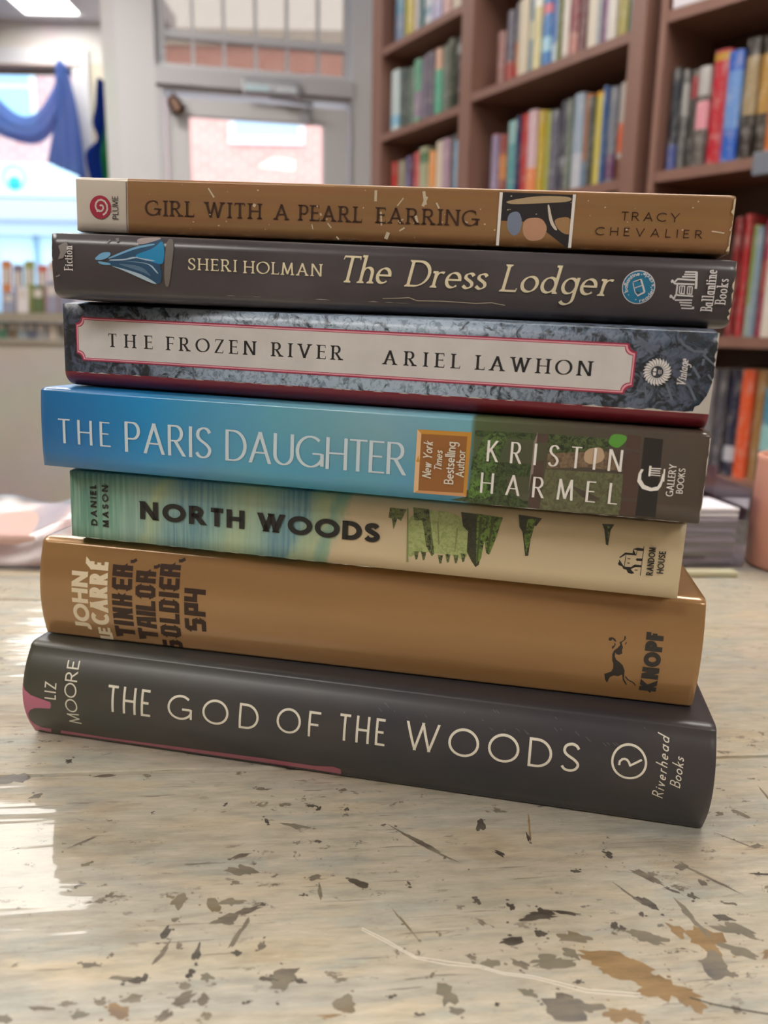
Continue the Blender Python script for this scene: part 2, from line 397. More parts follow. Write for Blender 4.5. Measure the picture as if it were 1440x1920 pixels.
# window wall at the street (left), frontal
YW = 5.2
mb = MB()
mb.box((-4.05, YW, 0), (-1.44, YW + .15, 1.06), M_WHITE); mb.box((-4.05, YW, 2.53), (-1.44, YW + .15, 2.75), M_WHITE); mb.box((-1.84, YW, 1.06), (-1.44, YW + .15, 2.53), M_BEIGE)
structure(mb, 'wall_front')
win = MB(); win.box((-4.05, YW - .03, 2.50), (-1.77, YW + .02, 2.60), M_TRIM); win.box((-1.86, YW - .03, 1.1), (-1.77, YW + .02, 2.5), M_TRIM)
win.box((-4.05, YW - .1, 1.04), (-1.77, YW + .02, 1.10), M_TRIM); win.box((-4.05, YW + .02, 2.475), (-1.86, YW + .06, 2.51), plain('#8d7462', .6))
w1 = structure(win, 'window_1')
g = MB(); g.box((-4.05, YW + .06, 1.06), (-1.84, YW + .066, 2.5), glassy('window_glass', '#f4fbff', .03)); g.build('pane', w1)

# door wall: pillar, transom and door in one plane turned by 12 degrees
DW = Matrix.Translation((-.582, 3.8, 0)) @ Matrix.Rotation(rad(12), 4, 'Z')
mb = MB(); mb.box((-.57, 0, 0), (-.415, .16, 2.75), M_TRIM, DW);
structure(mb, 'wall_pillar')
mb = poly_wall([(-1.135, 3.69), (-1.45, YW)], -.06, 2.75, M_WHITE); structure(mb, 'wall_return')
mb = MB(); mb.box((.42, 0, 0), (.66, .14, 2.75), M_TRIM, DW); mb.box((-.415, .03, 2.02), (.42, .15, 2.125), M_TRIM, DW)
mb.box((-.415, -.012, 2.035), (.425, .03, 2.10), M_TRIM2, DW); mb.box((-.415, .03, 2.70), (.42, .15, 2.75), M_TRIM, DW); mb.box((-.415, .0, 0), (-.385, .15, 2.02), M_TRIM2, DW); mb.box((.415, 0, 0), (.43, .15, 2.02), M_TRIM2, DW)
structure(mb, 'trim_1')
mb = MB()
mb.box((-.385, .06, 2.235), (.42, .10, 2.265), M_TRIM2, DW); mb.box((-.415, .05, 2.125), (-.375, .12, 2.70), M_TRIM2, DW); mb.box((.395, .05, 2.125), (.42, .12, 2.70), M_TRIM2, DW)
for u in (-.259, -.128, .007, .142, .279): mb.box((u - .007, .07, 2.125), (u + .007, .10, 2.70), M_TRIM2, DW)
w2 = structure(mb, 'window_2')
g = MB(); g.box((-.38, .08, 2.125), (.40, .086, 2.70), glassy('transom_glass', '#cdc3ba', .14), DW); g.build('pane', w2)
mb = MB()
for lo, hi in (((-.378, .03, 0), (-.282, .075, 1.995)), ((.294, .03, 0), (.407, .075, 1.995)), ((-.282, .03, 1.925), (.294, .075, 1.995)), ((-.282, .03, 0), (.294, .075, .30))):
    mb.box(lo, hi, M_TRIM, DW, bev=.004)
d1 = structure(mb, 'door_1')
g = MB(); g.box((-.282, .05, .30), (.294, .056, 1.925), glassy('door_glass', '#fff8f6', .03), DW); g.build('pane', d1)
m_steel = plain('#9b9da3', .35, .5, 0, .7, 0)
h = MB(); h.box((-.06, -.035, 2.015), (.19, .03, 2.075), m_steel, DW, bev=.008); h.box((-.045, -.037, 2.025), (.055, -.03, 2.05), plain('#c3dfea', .3), DW); h.box((.08, -.037, 2.025), (.17, -.03, 2.05), plain('#cbd5dc', .3), DW)
h.tube([DW @ Vector((.06, -.01, 2.012)), DW @ Vector((.24, -.05, 1.985)), DW @ Vector((.22, .03, 1.95))], .008, m_steel); h.box((.195, .0, 1.93), (.235, .03, 1.97), m_steel, DW)
h.build('door_closer', d1)
brass = plain('#5d4334', .35, .5, 0, .5, 0)
h = MB(); MBell = DW @ Matrix.Translation((-.345, -.01, 1.97)) @ Matrix.Rotation(rad(-30), 4, 'Y')
h.lathe([(.0, .02), (.018, .018), (.026, .0), (.03, -.03), (.036, -.045)], brass, 20, MBell); h.tube([DW @ Vector((-.345, .03, 2.0)), DW @ Vector((-.345, -.01, 2.0))], .006, brass); h.lathe([(.009, -.052), (.009, -.04), (0, -.036)], plain('#c8a76a', .3, .5, 0, .8, 0), 12, MBell)
h.build('door_bell', d1)
h = MB(); h.tube([DW @ Vector((-.33, .03, 1.0)), DW @ Vector((-.33, -.03, 1.0)), DW @ Vector((-.24, -.03, 1.0))], .01, m_steel); h.build('door_handle', d1)

# ------------------------------------------------------------------ ceiling lights
pan = emis(PANEL_COL, PANEL_W); n_l = 0
LIGHTS = [((-2.05, 4.3), (-1.75, 5.04), 'long ceiling light near the street window at the far left'), ((-2.05, 2.33), (-.87, 2.84), 'ceiling light panel above the floor left of the table'),
          ((-1.9, -1.6), (-.7, -1.0), 'added unseen ceiling light panel behind the table, left side'), ((.9, -1.6), (2.1, -1.0), 'added unseen ceiling light panel behind the table, right side'), ((-1.9, .1), (-1.3, 1.3), 'added unseen ceiling light panel beside the table, left side'),  # these three are added out of view to light the spines
          ((-.2, .7), (1.0, 1.25), 'added unseen ceiling light panel right above the far side of the table')]  # added out of view for highlights on the books' rounded top edges
for (x0, y0), (x1, y1), lb in LIGHTS:
    r = thing('ceiling_light', lb, 'ceiling light', Matrix.Translation(((x0 + x1) / 2, (y0 + y1) / 2, 2.75)), 'ceiling light panels')
    hx, hy = (x1 - x0) / 2, (y1 - y0) / 2
    f = MB()
    for lo, hi in (((-hx - .02, -hy - .02, -.02), (hx + .02, -hy, 0)), ((-hx - .02, hy, -.02), (hx + .02, hy + .02, 0)), ((-hx - .02, -hy, -.02), (-hx, hy, 0)), ((hx, -hy, -.02), (hx + .02, hy, 0))): f.box(lo, hi, M_TRIM)
    f.build('frame', r); f = MB(); f.box((-hx, -hy, -.012), (hx, hy, -.002), pan); f.build('diffuser', r)

# ------------------------------------------------------------------ the street outside
mb = MB(); t = NT('pale_asphalt'); mb.box((-16, 5.6, -.15), (12, 11.9, -.05), t.fin(t.mix(t.noise(3), '#a9adb0', '#b9bcbe'), .8)); structure(mb, 'street_ground')
t = NT('pink_brick'); b = t.n('ShaderNodeTexBrick'); t.link(t.mapped((1, 1, 1), rot=(rad(90), 0, 0)), b.inputs[0])
for nm, v in (('Scale', 1.0), ('Mortar Size', .008), ('Brick Width', .22), ('Row Height', .075)): b.inputs[nm].default_value = v
b.inputs['Color1'].default_value = lin('#dcaaa2'); b.inputs['Color2'].default_value = lin('#d59e96'); b.inputs['Mortar'].default_value = lin('#dfc5be')
brick = t.fin(b.outputs[0], .85, .2)
bd = thing('street_building', 'pink brick building with a pale shop sign, seen through the door and window', 'building', Matrix.Translation((-3, 12, -.05)))
f = MB(); f.box((-9, 0, 0), (9, 4, 4.75), brick); f.box((-9, -.06, 4.75), (9, 4, 4.95), plain('#cfcac4', .7)); f.build('facade', bd)
for (x0, z0, x1, z1) in ((.87, 3.63, 1.74, 4.3), (-2.85, 3.72, -1.9, 4.95 - .25), (4.2, 3.3, 5.2, 4.3)):
    f = MB(); fr = plain('#dfe8ef', .5)
    for lo, hi in (((x0 - .08, -.05, z0 - .1), (x1 + .08, .02, z0)), ((x0 - .08, -.03, z1), (x1 + .08, .02, z1 + .08)), ((x0 - .08, -.03, z0), (x0, .02, z1)), ((x1, -.03, z0), (x1 + .08, .02, z1)), ((x0, -.02, (z0 + z1) / 2 - .02), (x1, .02, (z0 + z1) / 2 + .02))): f.box(lo, hi, fr)
    q = f.build('window_frame', bd); f = MB(); f.box((x0, -.012, z0), (x1, .0, z1), plain('#a8cbe6', .2)); f.build('pane', q)
f = MB(); f.box((-8, -.12, 2.78), (-.9, 0, 3.22), plain('#dcf0f9', .5, .5, 0, 0, 0), bev=.02); sg = f.build('shop_sign', bd)
f = MB(); MR = Matrix.Translation((-2.16, -.125, 3.03)) @ Matrix.Rotation(rad(90), 4, 'X')
f.lathe([(0, .004), (.085, .004), (.085, 0)], plain('#1fb6d6', .5, .5, 0, 0, 0), 28, MR @ Matrix.Translation((.0, -.07, 0)))
f.lathe([(.135, .003), (.17, .003)], plain('#8fcbe8', .5, .5, 0, 0, 0), 32, MR); f.build('round_logo', sg)
f = MB(); f.box((-8, -.35, 2.45), (-.9, 0, 2.72), plain('#c0c2db', .6), bev=.03); f.box((-8, -.2, 2.28), (-.9, 0, 2.45), plain('#ccd6e8', .6)); f.build('shopfront_cornice', bd)
f = MB(); f.box((-8, -.05, .5), (-.9, 0, 2.28), plain('#cbe1ec', .25)); f.build('shop_window', bd)
for x in (-5.2, -4, -2.55, -1.95, -1.5): f = MB(); f.box((x - .03, -.09, .3), (x + .03, 0, 2.28), plain('#86a5b4', .5)); f.build('mullion', bd)
DECALS = [
 ('tinker','publisher_emblem','ink','p',0,[(202.7,49.8),(202.2,51.1),(202,53.2),(202.4,54.5),(203.5,55.6),(204.2,56.7),(203.8,57.4),(205.1,58.4),(205.2,59.8),(205.6,59.7),(205.7,58.7),(204.5,57.4),(205.1,55.9),(204.9,54.9),(205.1,53.8),(204.2,53.2),(203.3,53.3),(202.9,53.9),(202.9,52.5),(203.5,51.4),(204.7,50.6),(205.7,49.7),(206.5,47.9),(206.7,44.8),(207.9,42.8),(207.6,42.5),(206.4,44.2),(205.9,46.3),(204.7,45.5),(203.3,45.6),(202.2,44.8),(201.6,42.6),(200.8,43.7),(200.3,45.9),(200.7,46),(202.4,47),(202.8,48.3)]),
 ('tinker','publisher_emblem','ink','p',0,[(200.4,57.8),(200.4,58.6),(201.4,58.9),(202.4,58.5),(202.9,57.5),(202.2,57.7),(201.5,58.3),(201.2,57.6)]),
 ('tinker','publisher_emblem','ink','p',0,[(202.1,57.2),(202.8,56.7),(202.4,55.6),(201.8,54.9),(201.6,55.8),(202.4,56.4)]),
 ('tinker','publisher_emblem','ink','p',0,[(205.7,56.8),(206.2,57.7),(205.9,57.8),(205.6,57.3)]),
 ('tinker','publisher_emblem','ink','p',0,[(207,46.1),(208,44.8),(210,43.8),(210.9,42.6),(210.6,42.6),(209.6,43.6),(207.8,44.5),(207,45.4)]),
 ('north','publisher_emblem','black','p',0,[(193.7,91.3),(193.9,91.3),(193.8,81.9),(193.6,82)]),
 ('north','publisher_emblem','black','p',0,[(190.8,90.2),(192,90.7),(193.8,90.6),(193.8,89.8),(192,89.7),(191.6,89.9),(190.9,90)]),
 ('north','publisher_emblem','black','p',0,[(190.8,90.2),(191.8,88.2),(188.7,88.1),(187.3,87),(186.8,87),(188.5,88.8),(190.7,88.8),(190.7,89.7)]),
 ('north','publisher_emblem','black','p',0,[(188.7,88),(188.9,88),(188.8,84.2),(188.6,84.2)]),
 ('north','publisher_emblem','black','p',0,[(187,86.4),(188.2,84.8),(188.7,84.3),(190.7,84.4),(191.7,85.3),(193.7,85.3),(193.7,84.6),(192,84.5),(190.7,83.7),(191.9,82.5),(191.1,82.2),(190,82.4),(189.4,83.4),(188.6,83.5),(188,84.3),(187,84.6),(186.7,85.1),(187,85.7),(186.9,86.3)]),
 ('north','publisher_emblem','black','p',0,[(191.8,86.9),(192.1,87.3),(193.7,87.4),(193.7,86.6),(192.2,86.5)]),
 ('north','publisher_emblem','black','p',0,[(189.3,87),(190.2,87.1),(190.2,86.8),(189.4,86.8)]),
 ('north','publisher_emblem','black','p',0,[(189.4,85.7),(190.2,85.7),(190.2,85.4),(189.5,85.4)]),
 ('north','publisher_emblem','black','p',0,[(191.9,83.7),(192.8,83.7),(192.8,83.5),(192,83.4)]),
 ('north','publisher_emblem','black','p',0,[(191.8,89.6),(192,89.7),(191.9,88.2),(191.7,88.2)]),
 ('dress','publisher_emblem','pale','s',0.7,[(194.9,172.9),(195.2,169),(195.2,162.3)]),
 ('dress','publisher_emblem','pale','s',0.45,[(191.6,172.7),(194.9,172.8)]),
 ('dress','publisher_emblem','pale','s',0.45,[(191.4,172),(194.9,172.1)]),
 ('dress','publisher_emblem','pale','s',0.45,[(190.9,171.3),(194.9,171.4)]),
 ('dress','publisher_emblem','pale','s',0.5,[(189.6,170.6),(195,170.5)]),
 ('dress','publisher_emblem','pale','s',0.5,[(189.7,169.3),(194.7,169.3)]),
 ('dress','publisher_emblem','pale','s',0.5,[(188,170.3),(189,169.3),(189.8,169.2),(189.8,166)]),
 ('dress','publisher_emblem','pale','s',0.9,[(188.1,170.1),(188.4,169.6)]),
 ('dress','publisher_emblem','pale','s',0.5,[(189.7,170.6),(188.9,169.7)]),
 ('dress','publisher_emblem','pale','s',0.5,[(189.6,166.1),(194.7,165.9)]),
 ('dress','publisher_emblem','pale','s',0.45,[(189.6,164.6),(194.6,164.8)]),
 ('dress','publisher_emblem','pale','s',0.5,[(188.1,166),(189.3,164.9),(189.6,166.1)]),
 ('dress','publisher_emblem','pale','s',0.9,[(188.3,165.8),(188.5,165.3)]),
 ('dress','publisher_emblem','pale','s',0.4,[(191,164),(194.6,164)]),
 ('dress','publisher_emblem','pale','s',0.4,[(191.4,163.3),(194.7,163.2)]),
 ('dress','publisher_emblem','pale','s',0.4,[(191.8,162.4),(195.1,162.4)]),
 ('dress','publisher_emblem','pale','s',0.35,[(190.5,168.7),(190.6,166.6)]),
 ('dress','publisher_emblem','pale','s',0.35,[(191.9,168.8),(192,166.4)]),
 ('dress','publisher_emblem','pale','s',0.3,[(190.6,168.7),(191.8,168.7)]),
 ('dress','publisher_emblem','pale','s',0.3,[(191.2,168.7),(191.2,166.6)]),
 ('dress','publisher_emblem','pale','s',0.3,[(190.7,166.6),(191.9,166.5)]),
 ('dress','publisher_emblem','pale','s',0.35,[(192.8,168.6),(192.9,166.5)]),
 ('dress','publisher_emblem','pale','s',0.35,[(194.1,168.6),(194.2,166.4)]),
 ('dress','publisher_emblem','pale','s',0.3,[(193.4,168.7),(193.6,166.5)]),
 ('dress','publisher_emblem','pale','s',0.3,[(192.8,168.6),(194.1,168.6)]),
 ('dress','publisher_emblem','pale','s',0.3,[(193,166.5),(194.2,166.4)]),
 ('dress','publisher_emblem','pale','s',0.4,[(190,167.6),(189.5,167.5)]),
 ('dress','circle_badge','pale','s',0.25,[(176.9,169.2),(179,170.1),(180.4,166.5),(178.7,165.4),(177.8,166.3),(176.9,169)]),
 ('dress','circle_badge','pale','s',0.25,[(177.6,167.5),(179.7,168.4)]),
 ('dress','circle_badge','pale','s',0.5,[(179.1,170.1),(180.6,166.5)]),
 ('dress','circle_badge','pale','s',0.45,[(178.6,165.3),(180.6,166.5)]),
 ('dress','cover_picture','gown_dark','p',0,[(18.1,169),(27.3,173.5),(34.1,175.9),(35.3,175.7),(35.5,168.8),(34.3,168.5),(35.1,165.4),(34.2,162.1),(29.3,164),(23.3,166.4),(17.9,167.6)]),
 ('dress','cover_picture','gown_mid','p',0,[(35.2,175.8),(35.9,172),(35.5,168.6),(33.7,168.5),(29.4,169.7),(25.8,170.6),(32.4,173)]),
 ('dress','cover_picture','gown_light','p',0,[(13.9,169.4),(16.1,171.2),(18.8,171.4),(19,170.6),(17.9,169.6),(16.1,168.9),(14.2,168.9)]),
 ('dress','cover_picture','gown_light','p',0,[(14.8,168.6),(18.5,168.2),(19.1,167.6),(16.9,167.5),(15.1,167.9)]),
 ('dress','cover_picture','gown_light','p',0,[(17.9,169.6),(26.4,173.3),(32.4,174.5),(33,174.1),(26.4,172.6),(18.5,169.3)]),
 ('dress','cover_picture','gown_pale','p',0,[(18.5,169.2),(23.4,169.5),(25.8,170.3),(28.2,170.3),(23.4,169.1),(18.5,168.8)]),
 ('dress','cover_picture','gown_pale','p',0,[(25.8,170.3),(31.2,169.7),(33.4,169.3),(31.2,169.2),(27.3,169.9)]),
 ('dress','cover_picture','gown_pale','p',0,[(18.5,167.4),(23.3,166.6),(29.3,165),(33.7,162.4),(31.6,162.7),(26.3,164.8),(21.5,166.6)]),
 ('dress','cover_picture','gown_pale','p',0,[(20.3,168.9),(31.2,168.8),(33.9,165.8),(33.6,165.5),(30.9,168.4),(26.4,168.8)]),
 ('dress','cover_picture','gown_shade','p',0,[(20.3,168.2),(28.8,167.7),(32,164.4),(29.3,165.8),(24.8,167)]),
 ('dress','cover_picture','smudge','p',0,[(36.2,176),(39.1,176),(37.3,161.8),(35.5,162)]),
 ('dress','cover_picture','blush','p',0,[(26.9,175.9),(35,176.4),(34.1,175.6),(27.6,173.6)]),
 ('dress','cover_wear_glint','rub','p',0,[(2.4,172.6),(5.1,174.2),(5.6,171.9),(3.9,169),(2.3,168.6),(3,170.7)]),
 ('dress','cover_wear_glint','rub','p',0,[(17.6,174.2),(18.7,175.2),(18.9,174.9),(17.9,174.1)]),
 ('dress','cover_wear_glint','rub','p',0,[(20.4,175.5),(21.4,175.7),(21.6,174.8),(20.8,174.3)]),
 ('dress','cover_wear_glint','rub','p',0,[(1,163.4),(2.5,164.2),(2.6,163.7),(1.6,163.3)]),
 ('frozen','cover_pattern','frost','s',0.7,[(183.9,153.2),(186.9,151.1),(189.7,151.2)]),
 ('frozen','cover_pattern','frost','s',0.7,[(192.4,141.3),(194.6,136.5)]),
 ('frozen','cover_pattern','frost','s',0.7,[(194.5,153.5),(195.9,151.9),(198.8,150.3),(202.3,150.3)]),
 ('frozen','cover_pattern','frost','s',0.7,[(198.9,146.2),(201.1,143.1)]),
 ('frozen','cover_pattern','frost','s',0.7,[(197,142.4),(198.9,140.3),(200.8,136.9)]),
 ('frozen','cover_pattern','frost','s',0.7,[(201.8,151.2),(201.6,149.2),(205,146.8)]),
 ('frozen','cover_pattern','frost','s',0.7,[(186.8,139.8),(187.8,136.3)]),
 ('frozen','cover_pattern','frost','s',0.7,[(184.9,138.6),(187.9,138.6)]),
 ('frozen','cover_pattern','frost','s',0.7,[(182.6,150.7),(185,151.8),(187.9,148.9)]),
 ('frozen','cover_pattern','frost','s',0.7,[(203.2,144.2),(205.4,142.5)]),
 ('frozen','cover_pattern','frost','s',0.7,[(201.4,146.6),(201.6,148.4)]),
 ('frozen','cover_pattern','frost','s',0.7,[(197.3,143.7),(198.8,144)]),
 ('frozen','cover_pattern','frost','s',0.7,[(185.3,143.8),(186.1,142.6)]),
 ('paris','cover_picture','leaf_dark','p',0,[(143.9,124.5),(161.3,124.8),(161,102.4),(137.8,102.9),(142.3,104.2),(143.6,114.6)]),
 ('paris','cover_picture','leaf','p',0,[(146.3,123.7),(153.9,124.4),(151.5,117.1),(150.3,109.7),(146,103.2),(143,103.5),(143.8,113.4)]),
 ('paris','cover_picture','leaf_bright','p',0,[(144.7,109.9),(149.7,109.7),(150.7,104.9),(143.6,103.3),(143.6,107.3)]),
 ('paris','cover_picture','bark','p',0,[(161.3,124.8),(165.1,124.9),(164.5,114.5),(164.5,102.7),(161,102.4)]),
 ('paris','cover_picture','foliage_dim','p',0,[(165.1,124.9),(183.8,124.9),(181.9,121.7),(174.8,120.6),(168.1,118.9),(165.2,119.9)]),
 ('paris','cover_picture','clay','p',0,[(165.4,119.3),(182,121.2),(187,115.8),(176.3,116.1),(165.4,114.9)]),
 ('paris','cover_picture','moss','p',0,[(165.1,114.6),(187.1,115.1),(187.3,102.8),(164.4,102.4)]),
 ('paris','cover_picture','bright','p',0,[(182.8,126.4),(187,126.1),(186.9,124.4),(184.7,122),(181.8,123.4)]),
 ('paris','cover_picture','brown','p',0,[(187,126.3),(190.8,126.1),(191.7,103.2),(187,103.2)]),
 ('paris','cover_picture','palepost','p',0,[(161.3,128.2),(162,124.9),(161.4,102.1),(160.7,102.3)]),
 ('paris','cover_picture','char','p',0,[(191.7,125.9),(196.8,125.7),(197.3,103.1),(191.7,103.2)]),
 ('paris','cover_picture','flesh','p',0,[(175.8,121.3),(180.5,122.5),(181.7,118.8),(178.5,116.9),(175.6,117.8)]),
 ('paris','bestseller_badge','badge_rim','p',0,[(126.6,123.5),(142.9,123.8),(142.6,104.3),(126.5,104.2)]),
 ('paris','bestseller_badge','badge_hi','p',0,[(126.6,123.5),(127.9,122.3),(127.9,105),(126.5,104.2)]),
 ('paris','bestseller_badge','badge_hi2','p',0,[(126.5,104.2),(127.9,105),(141.6,105.4),(142.6,104.3)]),
 ('paris','bestseller_badge','badge_in','p',0,[(127.9,122.3),(141.7,122.5),(141.6,105.4),(127.9,105)]),
 ('paris','publisher_emblem','white','p',0,[(191.8,116.9),(191.2,115.5),(191.1,113.2),(192.7,111.2),(195,110.7),(197,111.1),(197.8,112.4),(198.1,114.4),(198.3,116),(197.7,116),(197.4,113.8),(196.8,112.3),(195.2,111.7),(193.2,112.4),(192.1,113.9),(192,115.5),(192.5,116.8)]),
 ('paris','publisher_emblem','white','s',0.3,[(194.2,117.3),(197.2,117.4)]),
 ('paris','publisher_emblem','white','s',0.3,[(194.3,116.7),(197,116.7)]),
 ('paris','publisher_emblem','white','s',0.3,[(194.4,116),(197.1,116.1)]),
 ('paris','publisher_emblem','white','s',0.3,[(194.5,115.4),(197.2,115.4)]),
 ('paris','publisher_emblem','white','s',0.45,[(198.1,117.4),(198.2,113.8)]),
 ('paris','publisher_emblem','white','s',0.6,[(194.2,118),(194.2,115)]),
 ('north','cover_picture','tree_pale','p',0,[(119.9,96.5),(138.8,96.6),(140.6,83.8),(139.3,81.2),(135,82.6),(130.8,82.5),(127.8,82.8),(124.2,82.4),(120.8,79.3)]),
 ('north','cover_picture','tree_mid','p',0,[(114.3,96.3),(119.8,96.2),(118.2,92.1),(116.9,92.9),(115.8,89.1),(115.1,92.7),(114,92.9)]),
 ('north','cover_picture','tree_mid','p',0,[(121.8,97),(127,96.9),(129.6,82.4),(128.8,81.4),(126.8,84.6),(125.1,93),(122.4,92.8)]),
 ('north','cover_picture','tree_mid','p',0,[(122.8,82.6),(124.5,82.6),(124.2,80),(123.6,79.7)]),
 ('north','cover_picture','tree_mid','p',0,[(125.2,82.7),(126.9,82.7),(126.6,80.1),(126,79.8)]),
 ('north','cover_picture','tree_mid','p',0,[(130.7,82.1),(132.4,82.1),(132.1,79.4),(131.5,79.2)]),
 ('north','cover_picture','tree_mid','p',0,[(133.1,82.7),(134.8,82.7),(134.5,80.1),(133.9,79.8)]),
 ('north','cover_picture','tree_mid','p',0,[(135.7,82.7),(137.4,82.7),(137.1,80.1),(136.5,79.8)]),
 ('north','cover_picture','tree_mid','p',0,[(138,83.4),(139.7,83.4),(139.4,80.8),(138.8,80.5)]),
 ('north','cover_picture','tree_dark','p',0,[(137.3,96.9),(145.9,96.5),(145.2,89.5),(144.1,80.2),(143.1,79.3),(141.7,81.2),(140,84.1),(139.9,90.8),(138.2,92.4)]),
 ('north','cover_picture','tree_green','p',0,[(142.3,96.8),(150.5,96.3),(148.8,89.2),(147.1,83.9),(146.1,84.4),(145.3,88.3),(144.6,82.1),(143.2,80.4)]),
 ('north','cover_picture','tree_line','p',0,[(143.3,95.9),(144.2,96),(143.7,81.4),(143.2,81.3)]),
 ('north','cover_picture','tree_line','p',0,[(147.1,95.7),(148,95.8),(146.9,84.8),(146.3,85)]),
 ('north','cover_picture','tree_dark','p',0,[(155.3,97.7),(162.5,97.2),(161,94.6),(159.9,94.5),(159.3,84.8),(158.4,84.6),(156.9,92.4),(155.9,93.8)]),
 ('north','cover_picture','tree_green','p',0,[(158.3,96.7),(160.8,96.7),(159.7,90.3),(158.6,85.4),(157.6,90.7)]),
 ('north','cover_picture','tree_dark','p',0,[(180.7,97.2),(184.3,97.3),(183.4,95.3),(183.2,90.5),(182.5,90.8),(181.6,95.4)]),
 ('north','cover_picture','tree_green','p',0,[(182.3,96.6),(183,96.6),(183.1,92)]),
 ('north','cover_picture','twig','p',0,[(119.9,96.5),(120.4,96.6),(121.3,78.7),(120.7,78.7)]),
 ('north','cover_picture','twig','p',0,[(129.9,93.2),(130.3,93.2),(131.1,85.6),(130.6,85.6)]),
 ('north','cover_picture','twig','p',0,[(136.2,91.6),(136.7,91.7),(136.4,83.7),(136,83.7)]),
 ('girl','cover_picture','pic_bg','p',0,[(135.3,194),(156.5,193.8),(156.6,178.7),(135.1,178.5)]),
 ('girl','cover_picture','pic_tan','p',0,[(135.9,191.4),(145.7,193.3),(155.8,193.3),(155.7,191.8),(145.8,191.1),(138,190.6)]),
 ('girl','cover_picture','pic_blue','p',0,[(137.4,188),(140.5,188.9),(141.9,185.9),(141.2,182.4),(139.3,181.4),(137.3,183.8)]),
 ('girl','cover_picture','pic_peach','p',0,[(142.3,186.7),(147.4,187.2),(149.6,184.2),(148.3,180.7),(144,180.2),(142,182.8)]),
 ('girl','cover_picture','pic_white','p',0,[(148.8,190.8),(149.4,190.9),(150.8,186.2),(152.6,183.6),(151.6,183.7),(149.9,185.8)]),
 ('girl','cover_picture','pic_tan2','p',0,[(151,186.9),(156.2,187.8),(156.5,182.5),(154.3,182.7),(152.2,184.3)]),
 ('god','cover_pattern','pink','p',0,[(-2.7,23),(-1.5,22.2),(1,20.2),(3.5,18.4),(6.4,17.7),(9.6,17),(11.1,16.6),(11.2,15.3),(10.7,14),(9.2,13.8),(6.6,13.6),(4.2,13.2),(2.3,12),(1,10.1),(0.7,7.6),(1.7,5.2),(3.9,3.5),(7.8,3.4),(6.9,1.3),(-0.2,0.5),(-6.2,-0.8),(-3.7,8.1),(-2.9,15.6)]),
 ('god','cover_pattern','pink','p',0,[(11.8,3.4),(29.7,3),(60.9,3.7),(90.8,4.3),(108.1,4.2),(114.9,5.3),(117.4,4.4),(117.3,1.9),(115.4,-0.7),(107.2,-1),(79.6,-1.6),(48.9,-2.1),(27.9,-2),(8.4,-2.2)]),
 ('god','publisher_emblem','cream','s',0.65,[(207.8,22.1),(207.9,23.3),(208.6,24),(209.3,24.2),(210.1,24),(210.7,23.3),(211.1,22.4),(214.5,24.6)]),
 ('girl','cover_wear_glint','worn_glint_pale','s',0.5,[(43.9,192.7),(45.8,190)]),
 ('girl','cover_wear_glint','worn_glint_pale','s',0.35,[(77.2,183),(77.6,181.5)]),
 ('girl','cover_wear_glint','worn_glint_pale','s',0.45,[(82.2,183.5),(83.4,182.1)]),
 ('girl','cover_wear_glint','worn_glint_pale','s',0.4,[(85.1,179.6),(85.9,178.8)]),
 ('girl','cover_wear_glint','worn_glint_pale','s',0.8,[(96.9,193.5),(96.9,190.3)]),
 ('girl','cover_wear_glint','worn_glint_pale','s',0.9,[(111.6,193.6),(112.3,189.7)]),
 ('girl','cover_wear_glint','worn_glint_pale','s',0.9,[(112.6,192.1),(111.5,189.3)]),
 ('girl','cover_wear_glint','worn_glint_pale','s',0.5,[(115.6,190.4),(116.5,188.8)]),
 ('girl','cover_wear_glint','worn_glint_pale','s',0.35,[(105.5,191.5),(103.7,189.2)]),
 ('girl','cover_wear_glint','worn_glint_pale','s',1.1,[(101.3,181.4),(100.6,179.4)]),
 ('girl','cover_wear_glint','worn_glint_pale','s',0.5,[(104.7,181.9),(106.3,182.9)]),
 ('girl','cover_wear_glint','worn_glint_pale','s',0.8,[(109.5,186.5),(110.2,184.1)]),
 ('girl','cover_wear_glint','worn_glint_pale','s',0.35,[(197.1,184.8),(200.7,184.4)]),
 ('girl','cover_wear_glint','worn_glint_pale','s',0.5,[(202.2,185.1),(203.4,186.3)]),
 ('girl','cover_wear_glint','worn_glint_pale','s',0.8,[(202.7,183.6),(202.7,181.2)]),
 ('girl','cover_wear_glint','worn_glint_pale','s',0.6,[(202.9,193.5),(203.9,186.7)]),
 ('girl','cover_wear_glint','worn_glint_pale','s',0.6,[(202.7,181.2),(203.3,177.6)]),
 ('girl','cover_wear_glint','worn_glint_pale','s',0.9,[(58.4,188.2),(59.2,187.8)]),
 ('girl','cover_wear_glint','worn_glint_pale','s',0.5,[(98.7,187.3),(99.1,183.3)]),
 ('girl','cover_wear_glint','worn_glint_pale','s',0.4,[(104.1,184.7),(105.8,185.3)]),
 ('girl','cover_wear_glint','worn_glint_pale','s',0.3,[(124.2,185.3),(125.5,185)]),
 ('girl','cover_wear_glint','worn_glint_pale','s',0.5,[(79.8,186.3),(80.2,185.6)]),
 ('dress','cover_wear_glint','worn_glint_pale','s',0.16,[(103.2,161.3),(108.2,161.6),(111.1,161.9),(113.7,161.1),(121,161.3),(131.5,161.1),(136,161.5),(140.1,160.9)]),  # highlight along the lower spine crease, painted as a thin pale line
]
